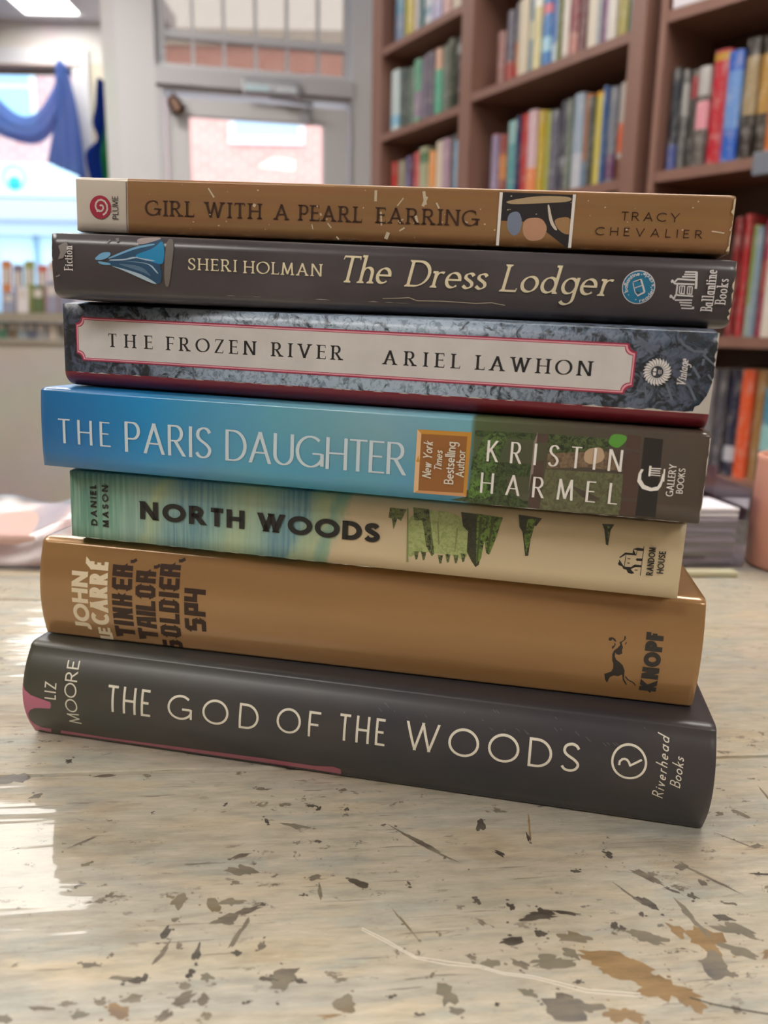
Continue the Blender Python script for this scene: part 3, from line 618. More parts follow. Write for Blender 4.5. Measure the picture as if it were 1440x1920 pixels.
CHIPS = [(-49.9,189.7,1.6,-0.4,-0.3,-2.3,1),(-52.7,190.8,1.1,-0,-0,-0.5,1),(-40.5,187.8,1.8,-1.5,-0.6,-1.5,1),(-35.9,189.9,2.5,0.3,0.1,-1.3,2),(-36.7,183,3.1,-0,-0,-1.7,3),(-31.4,186.9,3.2,2.1,0.4,-1.1,3),(-31.8,179,0.6,-0.3,-1,-3.9,3),(-41,164.8,1,-0,-0,-1.4,0),(-41.2,170.7,0.7,-0,-0,-2.6,0),(-36.5,163.4,1.5,-0.3,-0.2,-1.1,2),(-41.6,161.1,1.2,-0,-0,-0.8,2),(-53.4,161.7,1.5,-0,-0,-0.9,0),(-51.3,162.9,0.7,-0,-0,-1,0),(-50.5,177.3,0.8,-0.4,-0.5,-1.9,0),(-49.5,170.2,0.5,-0.3,-0.9,-3.2,3),(-19,165.3,3.3,1.5,0.6,-2.1,3),(-22.6,164.1,1.9,-0,-0,-0.7,0),(-19.3,162.8,1.9,0.4,0.2,-1.6,2),(-14.6,163.8,0.9,-0,-0,-0.6,0),(-40.7,157.2,2.1,1.5,0.5,-1.1,3),(-43.6,152.2,1.4,1.2,0.5,-0.9,3),(-35.8,157.5,1.2,-0,-0,-1.3,3),(-34.7,152.8,1.2,-0,-0,-1.3,1),(-54.4,152.3,2.3,-0.5,-0.2,-1.4,4),(-52.6,156.2,2,0.7,0.2,-1.1,3),(-59.2,155,1.3,-0.3,-0.1,-0.9,3),(-2.9,157.9,2.2,-0,-0,-2.3,1),(-6.6,154.4,2.4,0.3,0,-0.5,4),(-66.5,154.2,1.5,0.3,0.1,-0.6,2),(-62.5,151.5,1.7,0.4,0.2,-1,2),(-1.8,199.6,2.5,-1,-0.2,-1.3,0),(-14.7,201.5,1.9,0.5,0.1,-1.1,3),(-36.9,209.4,2.2,1.2,0.2,-0.8,3),(-35.4,202.9,3.3,-0.9,-0.2,-1.7,2),(-80.1,202.3,1.3,0.3,0.1,-0.7,1),(-83.9,212.7,3.1,3.1,0.2,-0.4,3),(-16.6,235.2,0.9,-0,-0,-0.9,0),(-19.3,236.5,1.3,-0,-0,-0.6,0),(-7.5,235.5,0.8,-0,-0,-0.9,0),(-49.3,182.2,1,-0,-0,-0.7,3),(-36.3,197.7,1.1,-0,-0,-0.7,3),(-68.7,228.5,0.3,-0,-0,-0.5,0),(-46.6,235.2,0.5,-0,-0,-0.6,0),(-9.5,246.5,1.3,-0,-0,-0.7,3),(-119.6,244,4.3,-0,-0,-2.4,5),(-108,234.7,1.4,1.5,0.4,-1.2,3),(-90.2,248.3,3.5,0.9,0.1,-0.8,3),(-105.7,256.4,0.9,1,0.3,-1.1,0),(-32.2,226.9,0.8,-1.1,-0.3,-0.5,0),(-22.3,224.9,3.3,-0.8,-0.1,-1,2),(-69,190,0.9,-0,-0,-1,3),(-25.6,174.8,0.9,-0,-0,-1.3,3),(-31.1,171.8,0.8,-0,-0,-0.8,0),(-19.1,157,0.4,-0,-0,-0.4,0),(-25.9,157,0.5,-0,-0,-0.4,0),(-46.1,173.5,0.7,-0,-0,-1.1,3),(-15.4,218,1,-0,-0,-0.5,0),(-28,236.3,1.7,-0,-0,-0.9,2),(-12.6,195,0.5,0.3,0.6,-2.5,3),(-56.4,162.2,2.8,-0,-0,-0.6,3),(-78.3,149.5,1.4,-0,-0,-0.9,2),(-71.4,152.8,2.6,-0,-0,-0.4,3),(-35.8,244.8,1.8,-0,-0,-0.8,3),(-27.2,189.7,0.7,-0,-0,-0.5,0),(-17.6,193.8,0.8,-0,-0,-0.3,0),(-65.3,165.7,2.2,-0,-0,-0.5,3),(-61.4,169.4,0.4,-0,-0,-0.9,3),(45.4,189.7,5.4,1.1,0.1,-1,0),(55.1,191.7,3.7,-0.5,-0,-0.7,0),(37.6,180.4,3.1,0.7,0.1,-1,0),(46.4,183.7,1.4,-0,-0,-1.1,0),(54.6,182.8,4.2,-0.3,-0.1,-1.7,1),(75.1,183.6,4.2,-0.8,-0.2,-1.9,2),(78.3,197.5,2.3,-1.9,-0.5,-1.3,0),(66.8,187.9,0.8,-0,-0,-1.1,0),(68.7,187.1,0.7,-0,-0,-0.8,0),(27.3,174.1,1,-0.5,-0.2,-0.7,3),(32.2,172.7,2,-0,-0,-1.1,2),(46.7,174,5.7,0.7,0.1,-2,2),(52.6,176.6,2.9,-1.4,-0.5,-1.7,2),(39.2,172.7,2.2,-1.1,-0.3,-1,3),(63.4,173.8,6.4,-1.5,-0.4,-2.6,6),(61.6,174.5,3.7,-0,-0,-2.7,6),(73.1,166.8,6.7,-2.3,-0.6,-2.8,6),(67.4,171.4,5.9,-1.6,-0.3,-1.9,6),(78.2,163.1,2.6,-0,-0,-2.4,4),(90.1,183.6,3.9,-0,-0,-4.4,6),(88.7,192.4,0.8,0.6,1.9,-5.7,2),(88.7,175.3,2.8,-0,-0,-3.2,5),(91,172.9,2,-0.7,-0.2,-1.1,5),(97.5,180.4,3.8,-1.3,-0.3,-1.4,2),(99.3,188.1,4.6,-1.7,-0.4,-2.2,2),(98.6,192.6,2.2,-0.5,-0.1,-0.9,0),(83.3,187.1,1.7,-1.9,-0.7,-1.1,4),(104,180.3,1.8,-0,-0,-1.7,4),(50.9,160,5.4,-0,-0,-3.3,5),(48.7,161.4,3.8,-0,-0,-2,3),(61.3,159,4.1,0.4,0.1,-1.9,4),(20.2,162,1.9,-0,-0,-3.2,2),(22.1,157.5,1.5,-0.6,-0.3,-0.9,2),(40,163.4,2,-0.9,-0.2,-0.8,2),(17,167.7,0.7,0.5,0.2,-0.5,3),(52.4,167.8,0.9,0.4,0.1,-0.5,0),(88.5,161.8,1,-0,-0,-0.9,3),(40.1,193.3,1,-0,-0,-1.3,0),(30.9,194.8,0.6,-0.9,-0.4,-0.6,0),(34.8,230.2,1.2,-0.9,-0.7,-2.6,0),(16.6,219.2,5.4,-4.6,-0.3,-0.8,3),(21.6,215,4.7,-3.5,-0.2,-0.7,3),(39.8,216.4,1.8,-1.4,-0.2,-0.6,0),(72.9,218.3,1.6,-0.9,-0.3,-1.2,0),(82,208.5,3.9,-3.1,-0.4,-1.2,3),(87.2,203.1,1.5,-0.8,-0.1,-0.5,0),(92.3,201.2,1.1,-0,-0,-1.3,0),(94.1,214.2,1.9,1.1,0.3,-1.2,3),(99.7,209.8,5.6,-4.9,-0.2,-0.5,3),(97.5,207.3,1,-0,-0,-1.1,3),(61.2,209.6,1.3,-0,-0,-0.6,0),(116.8,243.4,1.2,-0,-0,-0.8,3),(124.1,243.7,2.3,-1.8,-0.3,-1.1,3),(121.3,226.2,1.6,-0,-0,-0.8,3),(75.6,192.8,0.5,-0,-0,-1,0),(12.1,200.6,0.5,-0,-0,-0.8,0),(51,230.7,0.3,-0.1,-0.7,-6.4,4),(49.7,225.1,0.4,-0,-0,-1.7,0),(83.6,209.8,1.2,-0,-0,-1,3),(74.9,200,2.6,-3.3,-0.2,-0.3,3),(7,160.6,0.6,-0,-0,-0.5,0),(31.9,160.1,0.5,-0,-0,-0.3,0),(13.5,155.7,0.6,0.3,0.1,-0.3,0),(10.4,185.2,0.2,0.2,2.5,-4.2,1),(19.7,181.4,0.4,-0,-0,-0.6,1),(47.8,191.2,2.2,-0,-0,-1.6,0),(137.7,256.3,0.3,-0,-0,-5.2,1),(102.3,198.9,1.9,-0,-0,-0.4,3),(117.3,212.5,3.3,0.3,0,-0.4,0),(115.3,228.8,4.3,-3.3,-0.1,-0.3,3)]
# ------------------------------------------------------------------ the stacked books
# key: x, y, yaw, length, z0, z1, lower and upper spine crease, bulge of the spine, depth of the rounding below / above, cover width, board thickness
BOOKS = {
 'god': (-.1258, .2750, -10.26, .2365, .0002, .0362, .0016, .0342, .006, .002, .004, .156, .0026),
 'tinker': (-.1229, .2826, -9.29, .2294, .0364, .0735, .0376, .0710, .003, .0015, .004, .152, .0026),
 'north': (-.1103, .2779, -11.08, .2054, .0737, .1007, .0757, .0991, .0, .010, .010, .133, .0005),
 'paris': (-.1151, .2686, -11.72, .2095, .1009, .1285, .1024, .1271, .0005, .009, .003, .140, .0005),
 'frozen': (-.1097, .2761, -13.36, .2048, .1287, .1567, .1335, .1555, .0, .006, .010, .132, .0005),
 'dress': (-.1064, .2619, -3.84, .2064, .1569, .1776, .1598, .1763, .0008, .006, .010, .138, .0005),
 'girl': (-.1034, .2749, -6.54, .2029, .1778, .1950, .1786, .1940, .0, .012, .001, .134, .0005),
}
def ysurf(k, z):
    x, y, a, L, z0, z1, c0, c1, b, rb, rt, W, th = BOOKS[k]
    zz = min(max(z, c0), c1); t = (2 * zz - c0 - c1) / (c1 - c0); v = -b * (1 - t * t)
    if z < c0: q = min(1, (c0 - z) / (c0 - z0)); v += rb * (1 - math.sqrt(max(0, 1 - q * q))) if rb < .008 else rb * q ** 1.2
    if z > c1: q = min(1, (z - c1) / (z1 - c1)); v += rt * (1 - math.sqrt(max(0, 1 - q * q))) if rt < .008 else rt * q ** 1.2
    return v

class Spine:
    """lays flat polygons (mm along the spine, mm up) onto the printed spine of one book"""
    def __init__(s, k): s.k = k; s.zo = BOOKS[k][4]; s.lay = 0
    def pt(s, u, z, off):
        B = BOOKS[s.k]; z = min(max(z / 1000, B[4] + .0001), B[5] - .0001); u = min(max(u / 1000, .0002), B[3] - .0002)
        return (u, ysurf(s.k, z) - off, z - s.zo)
    def poly(s, mb, poly, mat, lay=None):
        if lay is None: s.lay += 1; lay = s.lay
        off = .00004 + .000006 * lay; B = BOOKS[s.k]
        tris = tessellate_polygon([[Vector((a, b, 0)) for a, b in poly]])
        todo = [[poly[i] for i in t] for t in tris]; out = []
        lim = 2.2 if B[8] > .001 else 12.0
        while todo:
            t = todo.pop(); e = [math.hypot(t[i][0] - t[(i + 1) % 3][0], (t[i][1] - t[(i + 1) % 3][1]) * 1.0) for i in range(3)]
            ez = [abs(t[i][1] - t[(i + 1) % 3][1]) for i in range(3)]
            m = max(range(3), key=lambda i: ez[i])
            if ez[m] > lim:
                a, b, c = t[m], t[(m + 1) % 3], t[(m + 2) % 3]; h = ((a[0] + b[0]) / 2, (a[1] + b[1]) / 2); todo += [[a, h, c], [h, b, c]]
            else: out.append(t)
        for t in out:
            if (t[1][0] - t[0][0]) * (t[2][1] - t[0][1]) - (t[2][0] - t[0][0]) * (t[1][1] - t[0][1]) < 0: t = t[::-1]
            mb.add([s.pt(a, b, off) for a, b in t], [[0, 1, 2]], mat)
    def stroke(s, mb, pts, w, mat, closed=False):
        s.lay += 1; n = len(pts)
        for i in range(n - 1):
            (x0, y0), (x1, y1) = pts[i], pts[i + 1]; d = math.hypot(x1 - x0, y1 - y0) or 1; dx, dy = (x1 - x0) / d * w / 2, (y1 - y0) / d * w / 2
            e0 = .6 if i else 0; e1 = .6 if i < n - 2 else 0
            s.poly(mb, [(x0 - dy - dx * e0, y0 + dx - dy * e0), (x0 + dy - dx * e0, y0 - dx - dy * e0), (x1 + dy + dx * e1, y1 - dx + dy * e1), (x1 - dy + dx * e1, y1 + dx + dy * e1)], mat, s.lay)
    def ring(s, mb, cx, cy, r0, r1, mat, n=48, lay=None):
        s.lay += 1
        for i in range(n):
            a, b = 2 * math.pi * i / n, 2 * math.pi * (i + 1) / n
            q = [(cx + r1 * math.cos(a), cy + r1 * math.sin(a)), (cx + r1 * math.cos(b), cy + r1 * math.sin(b)), (cx + r0 * math.cos(b), cy + r0 * math.sin(b)), (cx + r0 * math.cos(a), cy + r0 * math.sin(a))]
            if r0 <= 0: q = [q[0], q[1], (cx, cy)]
            s.poly(mb, q, mat, s.lay)
    def text(s, mb, txt, st, mat, u0, u1, z0, z1, clip=None):
        """horizontal: base line z0, cap line z1, from u0 to u1"""
        H = z1 - z0; s.lay += 1
        for p in text_polys(txt, st, (u1 - u0) / H):
            s.poly(mb, [(u0 + x * H, z0 + y * H) for x, y in p], mat, s.lay)
    def vtext(s, mb, txt, st, mat, utop, ubase, zs, ze, drift=0, clip=None):
        """reads upward: base line at ubase, tops of the letters at utop"""
        H = ubase - utop; s.lay += 1
        for p in text_polys(txt, st, (ze - zs) / H):
            q = []
            for x, y in p:
                z = zs + x * H; q.append((ubase - y * H + drift * (x * H) / (ze - zs), z))
            if clip is not None:
                if all(z < clip for _, z in q): continue
                q = [(u, max(z, clip)) for u, z in q]
            s.poly(mb, q, mat, s.lay)
    def worn(s, mb, u0, z0, u1, z1, wmax, mat, seed, cover=.6, step=1.6):
        """ragged rubbed strip along an edge of the cover"""
        rn = random.Random(seed); s.lay += 1; d = math.hypot(u1 - u0, z1 - z0); n = int(d / step)
        nx, nz = -(z1 - z0) / d, (u1 - u0) / d; w = 0
        for i in range(n):
            a, b = i / n, (i + 1) / n; w2 = wmax * rn.random() ** 1.6 if rn.random() < cover else 0
            if w > .02 or w2 > .02:
                p = [(u0 + (u1 - u0) * a, z0 + (z1 - z0) * a), (u0 + (u1 - u0) * b, z0 + (z1 - z0) * b)]
                s.poly(mb, [p[0], p[1], (p[1][0] + nx * w2, p[1][1] + nz * w2), (p[0][0] + nx * max(w, .02), p[0][1] + nz * max(w, .02))], mat, s.lay)
            w = w2

def noise_bump(t, sc=900, st=.05, d=.0003): t.bump(t.noise(sc, detail=2), st, d)

def cover_girl():
    t = NT('gold_brown_cover'); x = t.axis(0, 0, .2029)
    c = t.mix(t.noise(14, t.mapped((1, 1, 5)), 3), '#87633e', '#9b744a')
    c = t.mix(.25, c, t.noise(120, t.mapped((.15, 1, 3)), 4, color=True), 'SOFT_LIGHT')
    c = t.mix(t.ramp(x, [(0, 1.0), (.0836, 0.0)], 'CONSTANT'), c, '#cfc6ba'); noise_bump(t)
    return t.fin(c, .36, .5, .25, .2, .15)
def cover_dress():
    t = NT('charcoal_brown_cover')
    c = t.mix(t.ramp(t.noise(22, t.mapped((1, 1, 2)), 5), [(.35, 0.0), (.7, 1.0)]), '#363134', '#4c474b')
    noise_bump(t); return t.fin(c, .34, .5, .3, .18)
def cover_frozen():
    t = NT('frosted_pine_cover'); z = t.axis(2, 0, .028); x = t.axis(0, 0, .2048)
    n1 = t.noise(190, t.mapped((1, 1, 1), rot=(0, rad(35), 0)), 7, .68, 1.6)
    n2 = t.noise(430, None, 5, .7, 1.0)
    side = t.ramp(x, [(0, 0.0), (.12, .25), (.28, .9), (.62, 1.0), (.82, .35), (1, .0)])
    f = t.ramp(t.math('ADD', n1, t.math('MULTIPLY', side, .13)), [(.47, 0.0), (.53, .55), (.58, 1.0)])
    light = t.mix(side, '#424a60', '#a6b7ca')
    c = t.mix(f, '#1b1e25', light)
    c = t.mix(t.math('MULTIPLY', t.ramp(n2, [(.5, 0.0), (.58, 1.0)]), .5), c, '#1e3c4a')
    c = t.mix(t.ramp(z, [(0, 1.0), (.172, 0.0)], 'CONSTANT'), c, '#741529')
    noise_bump(t); return t.fin(c, .4, .5, .2, .2)
def cover_paris():
    t = NT('blue_sky_cover'); x = t.axis(0, 0, .2095)
    c = t.ramp(x, [(0, '#14629f'), (.18, '#1d86c0'), (.38, '#5a9db4'), (.55, '#74a4b0'), (.68, '#6aa3b4'), (.685, '#4a5a3a'), (.83, '#4e443a'), (1, '#4d4139')])
    z = t.axis(2, 0, .028)
    c = t.mix(t.math('MULTIPLY', t.ramp(z, [(0, 1.0), (.75, 0.0)]), t.ramp(x, [(.3, .0), (.42, .75), (.66, .75), (.68, 0.0)])), c, '#2a93c0')
    c = t.mix(t.math('MULTIPLY', t.noise(25, t.mapped((1, 1, 3)), 4), .5), c, t.noise(30, color=True), 'SOFT_LIGHT')
    noise_bump(t); return t.fin(c, .28, .5, .4, .12)
def cover_north():
    t = NT('watercolour_cover'); x = t.axis(0, 0, .2054)
    z = t.axis(2, 0, .027)
    s = t.math('ADD', x, t.math('MULTIPLY', t.math('SUBTRACT', 1.0, z), .045))
    s = t.math('ADD', s, t.math('MULTIPLY', t.math('SUBTRACT', t.noise(70, t.mapped((1, 1, .45)), 6, .65), .5), .075))
    c = t.ramp(s, [(0, '#4c7f6c'), (.10, '#6b9a86'), (.165, '#86a598'), (.18, '#a9b88c'), (.2, '#7d9f9c'), (.225, '#5f8a98'), (.27, '#6f989c'), (.30, '#8fae9c'), (.33, '#a9b890'), (.37, '#8aa99a'), (.39, '#628c98'), (.43, '#5a8596'), (.445, '#a3b48e'), (.465, '#adb78f'), (.475, '#7ea08f'), (.487, '#8fa98c'), (.497, '#cbb796'), (1, '#c6b493')])
    c = t.mix(t.math('MULTIPLY', t.ramp(t.noise(35, None, 5), [(.45, 0.0), (.7, 1.0)]), t.ramp(x, [(0, .35), (.42, .3), (.47, 0.0)])), c, '#51808e')
    st = t.math('MULTIPLY', t.ramp(t.noise(900, t.mapped((1, 1, .04)), 2), [(.4, 0.0), (.62, 1.0)]), t.ramp(x, [(.0, .45), (.42, .3), (.45, 0.0)]))
    c = t.mix(st, c, '#a9c6b4'); noise_bump(t)
    return t.fin(c, .42, .5, .12, .3)
def cover_tinker():
    t = NT('tan_gold_jacket')
    n = t.noise(9, t.mapped((.5, 1, 6)), 3)
    c = t.mix(n, '#8c6840', '#aa8253'); t.bump(t.noise(30, t.mapped((.25, 1, 1.4)), 3), .25, .0012)
    return t.fin(c, .3, .5, .6, .1, .3)
def cover_god():
    t = NT('charcoal_jacket'); x = t.axis(0, 0, .2365)
    c = t.ramp(x, [(0, '#3f3e33'), (.3, '#3a3939'), (.55, '#333338'), (1, '#343135')])
    c = t.mix(t.math('MULTIPLY', t.ramp(t.noise(28, None, 4), [(.4, 0.0), (.7, 1.0)]), .35), c, '#4b433d')
    t.bump(t.noise(40, None, 3), .12, .0008)
    return t.fin(c, .38, .5, .15, .25)

M_PAGES = NT('paper_edges')
_pg = M_PAGES.ramp(M_PAGES.noise(1400, M_PAGES.mapped((.02, .02, 1)), 2), [(.35, '#c9bfa8'), (.65, '#e9e2d0')])
M_PAGES = M_PAGES.fin(_pg, .8, .2)
M_BOARD = plain('#b8ad98', .8, .2)
PAL = {'ink': '#2b2420', 'black': '#1a1716', 'pale': '#d6d3d3', 'white': '#e6e2dd', 'cream': '#d8d2c2', 'worn_glint_pale': '#c8baa0', 'rub': '#857f7d', 'gown_dark': '#1f4a6b', 'gown_mid': '#1483b8',
 'gown_light': '#6fa7cf', 'gown_pale': '#a5bccf', 'gown_shade': '#54708c', 'smudge': '#6d6864', 'blush': '#a39797', 'frost': '#5e6778', 'badge_rim': '#c08a35', 'badge_hi': '#dbb58a', 'badge_hi2': '#c79363',
 'badge_in': '#93602f', 'leaf_dark': '#2f3f24', 'leaf': '#57743a', 'leaf_bright': '#5d8438', 'bark': '#4f3f36', 'foliage_dim': '#3d4a2c', 'clay': '#7f6a52', 'moss': '#66694a', 'bright': '#57963a', 'brown': '#4e3a32',
 'palepost': '#8d8078', 'char': '#262222', 'flesh': '#b59d80', 'tree_pale': '#aab478', 'tree_mid': '#6d7845', 'tree_dark': '#3a3a26', 'tree_green': '#6d8a38', 'tree_line': '#454f24', 'twig': '#83895a', 'wc_yellow': '#a8b584', 'wc_blue': '#5f8a94',
 'wc_teal': '#6f9b90', 'pic_bg': '#232125', 'pic_tan': '#b09a78', 'pic_blue': '#77829a', 'pic_peach': '#bd8f72', 'pic_white': '#cfc4b6', 'pic_tan2': '#a17c55', 'pink': '#b5697f'}
def pal(k):
    if k in ('tree_mid', 'tree_dark', 'tree_green', 'leaf', 'leaf_bright', 'leaf_dark', 'tree_pale', 'moss', 'clay', 'foliage_dim') and k not in _plain:
        t = NT('print_' + k); n = t.noise(700, None, 6, .7, 1.0)
        dark = {'tree_pale': '#8c9a5c', 'moss': '#50503a', 'clay': '#5c4a3c'}.get(k, '#1f2616')
        lightc = {'leaf_dark': '#42562e', 'foliage_dim': '#4f5f36'}.get(k, PAL[k])
        _plain[k] = t.fin(t.mix(t.ramp(n, [(.4, 0.0), (.56, 1.0)]), dark, lightc), .4, .5, .2)
    if k in _plain: return _plain[k]
    return plain(PAL[k], .42, .5, .1, 0, 0)

LABELS = {
 'god': ('hardcover_book', 'charcoal hardcover titled THE GOD OF THE WOODS, lowest of the stack, on the table', cover_god),
 'tinker': ('hardcover_book', "tan-gold hardcover marked TINKER, TAILOR, SOLDIER, SPY, second from the bottom of the stack", cover_tinker),
 'north': ('paperback_book', 'green to cream paperback titled NORTH WOODS under the blue one in the stack', cover_north),
 'paris': ('paperback_book', 'bright blue paperback titled THE PARIS DAUGHTER, in the middle of the stack', cover_paris),
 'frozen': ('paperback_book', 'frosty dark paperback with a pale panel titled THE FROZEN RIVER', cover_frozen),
 'dress': ('paperback_book', 'dark grey paperback titled The Dress Lodger with a blue gown at its left end', cover_dress),
 'girl': ('paperback_book', 'gold-brown scuffed paperback titled GIRL WITH A PEARL EARRING, topmost of the stack', cover_girl),
}

def rounded(pts):
    for _ in range(2):
        o = []
        for a, b in zip(pts, pts[1:] + pts[:1]): o += [(a[0] * .78 + b[0] * .22, a[1] * .78 + b[1] * .22), (a[0] * .22 + b[0] * .78, a[1] * .22 + b[1] * .78)]
        pts = o
    return pts

def build_book(k):
    x, y, yaw, L, z0, z1, c0, c1, b, rb, rt, W, th = BOOKS[k]
    name, label, cov = LABELS[k]
    root = thing(name, label, 'book', TT @ Matrix.Translation((x, y, z0)) @ Matrix.Rotation(rad(yaw), 4, 'Z'), 'stack of novels on the painted table')
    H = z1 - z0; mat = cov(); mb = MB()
    # profile of the wrap-round cover from fore-edge below, round the spine, to fore-edge above
    prof = [(W, 0.0), (W * .5, 0.0), (rb + .012, 0.0), (rb + .004, 0.0)]
    nb = 7; zs = [z0 + (c0 - z0) * (1 - math.cos(i / nb * math.pi / 2)) for i in range(nb)]
    ns = 15 if b > .001 else 5; zs += [c0 + (c1 - c0) * i / ns for i in range(ns + 1)]
    zs += [c1 + (z1 - c1) * math.sin(i / nb * math.pi / 2) for i in range(1, nb + 1)]
    prof += [(ysurf(k, z), z - z0) for z in zs]
    prof += [(rt + .004, H), (rt + .012, H), (W * .5, H), (W, H)]
    n = len(prof); inner = []
    for i in range(n):
        a = prof[max(i - 1, 0)]; c = prof[min(i + 1, n - 1)]; dx, dz = c[0] - a[0], c[1] - a[1]; d = math.hypot(dx, dz) or 1
        inner.append((prof[i][0] + dz / d * th, prof[i][1] - dx / d * th))
    us = [0, .0004, .002] + [L * i / 12 for i in range(1, 12)] + [L - .002, L - .0004, L]
    cin = lambda i: .00045 if i in (0, len(us) - 1) else (.0001 if i in (1, len(us) - 2) else 0)
    V = []
    for j, u in enumerate(us):
        for i, (py, pz) in enumerate(prof):
            q = cin(j); iy, iz = inner[i]; V.append((u, py + (iy - py) * q / th * .9, pz + (iz - pz) * q / th * .9))
    F = [[j * n + i, (j + 1) * n + i, (j + 1) * n + i + 1, j * n + i + 1] for j in range(len(us) - 1) for i in range(n - 1)]
    mb.add(V, F, mat, True)
    VI = [(u, iy, iz) for u in (us[0], us[-1]) for iy, iz in inner]
    mb.add(VI, [[i + 1, n + i + 1, n + i, i] for i in range(n - 1)], M_BOARD, True)
    for e, j in ((0, 0), (1, len(us) - 1)):     # rims of the cover
        rim = [V[j * n + i] for i in range(n)] + VI[e * n:(e + 1) * n]
        mb.add(rim, [[i, i + 1, n + i + 1, n + i] for i in range(n - 1)], M_BOARD)
    for i in (0, n - 1): mb.add([(0, *prof[i]), (L, *prof[i]), (L, *inner[i]), (0, *inner[i])], [[0, 1, 2, 3]], M_BOARD)
    S = Spine(k); parts = {'cover': mb}
    def P(nm):
        if nm in ('cover_pattern', 'cover_wear_glint'): nm = 'cover'
        if nm not in parts: parts[nm] = MB()
        return parts[nm]
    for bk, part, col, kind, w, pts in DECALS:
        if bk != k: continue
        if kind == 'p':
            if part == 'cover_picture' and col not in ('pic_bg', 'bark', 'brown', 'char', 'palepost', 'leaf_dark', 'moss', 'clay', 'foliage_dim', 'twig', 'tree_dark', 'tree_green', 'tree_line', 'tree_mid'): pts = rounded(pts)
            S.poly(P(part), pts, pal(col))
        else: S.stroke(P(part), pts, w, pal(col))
    PRINT[k](S, P)
    for nm, m in parts.items():
        m.build(nm, root)
    # page block
    pg = MB(); ins = .0005 if th < .001 else .0032; t2 = th + .0004
    yin = max(rb, rt) * .5 + (.004 if th > .001 else .0012); pz0, pz1 = t2, H - t2
    sp = [(W - ins, pz0), (yin + .004, pz0)] + [(yin + .004 * (1 - math.sin(math.pi * i / 8)), pz0 + (pz1 - pz0) * i / 8) for i in range(1, 8)] + [(yin + .004, pz1), (W - ins, pz1)]
    m_ = len(sp); vv = [(u, a, c) for u in (ins, L - ins) for a, c in sp]
    pg.add(vv, [[i, i + 1, m_ + i + 1, m_ + i][::-1] for i in range(m_ - 1)] + [[m_ - 1, 0, m_, 2 * m_ - 1][::-1]] + [list(range(m_)), list(range(m_, 2 * m_))[::-1]], M_PAGES)
    pg.build('page_block', root)
    if th > .001:
        for ha in (ins - .0015, L - ins):
            hb = MB(); hb.box((ha, .005, t2), (ha + .0015, .0085, H - t2), plain('#d9cfae', .7)); hb.build('headband', root)
    return root

ROMAN = dict(th=.15, tn=.055, nib=14, ser=.11, hs=1.0)
def p_girl(S, P):
    ink = plain('#3c2213', .4, .5, .1, 0, 0); t = P('title_lettering')
    for w, a, b in (('GIRL', 23.1, 39.4), ('WITH', 42.4, 61.4), ('A', 64.9, 69.4), ('PEARL', 72.7, 93.0), ('EARRING', 97, 129.1)):
        S.text(t, w, ROMAN, ink, a, b, 184.0, 188.6)
    a = P('author_lettering'); wide = dict(th=.12, hs=1.25)
    S.text(a, 'TRACY', wide, ink, 170.7, 187.6, 187.0, 189.5); S.text(a, 'CHEVALIER', wide, ink, 163.6, 194.7, 182.6, 185.0)
    e = P('publisher_emblem'); red = plain('#a32440', .4, .5, .1, 0, 0); pale = plain('#d6ccc2', .4, .5, .1, 0, 0)
    S.ring(e, 8.3, 186.0, 0, 3.55, red)
    sp = [(8.3 + r * math.cos(rad(t)) * .95, 186.0 + r * math.sin(rad(t))) for t, r in [(-70, 2.5), (-40, 2.5), (-10, 2.5), (20, 2.45), (50, 2.4), (80, 2.3), (110, 2.15), (140, 1.95), (170, 1.75), (200, 1.55), (230, 1.4), (260, 1.25), (290, 1.15), (320, 1.1), (350, 1.05), (380, .95), (410, .8), (440, .6), (470, .4)]]
    S.stroke(e, sp, .55, pale); S.stroke(e, [(8.0, 185.2), (7.0, 184.6)], .5, pale)
    S.vtext(e, 'PLUME', dict(th=.13, hs=.9), plain('#4a4442', .5, .5, 0, 0, 0), 12.3, 14.3, 182.5, 189.5)
    c = P('cover_picture'); wh = pal('white')
    for u in (134.9, 156.5): S.poly(c, [(u - .45, 178.7), (u + .45, 178.7), (u + .45, 193.9), (u - .45, 193.9)], wh)
    S.stroke(P('cover'), [(17.1, 178.6), (17.1, 193.9)], .22, plain('#4b3726', .5, .5, 0, 0, 0))
    w = pal('worn_glint_pale'); m = P('cover')
    S.worn(m, 17, 193.95, 202.7, 193.95, -.75, w, 3, .62); S.worn(m, 17, 178.45, 202.7, 178.5, .55, w, 5, .55); S.worn(m, 202.7, 178.5, 202.7, 193.9, 1.0, w, 8, .9, .9)
    S.worn(m, 84, 178.5, 100, 178.5, .8, w, 12, .8, .8)
    rn = random.Random(4)
    for i in range(46):
        u, z = rn.uniform(20, 200), rn.uniform(179.5, 193.5); r = rn.uniform(.08, .28)
        S.poly(m, [(u + r * rn.uniform(.5, 1.6) * math.cos(a_), z + r * rn.uniform(.5, 1.3) * math.sin(a_)) for a_ in (0, 1.2, 2.4, 3.6, 5)], w)
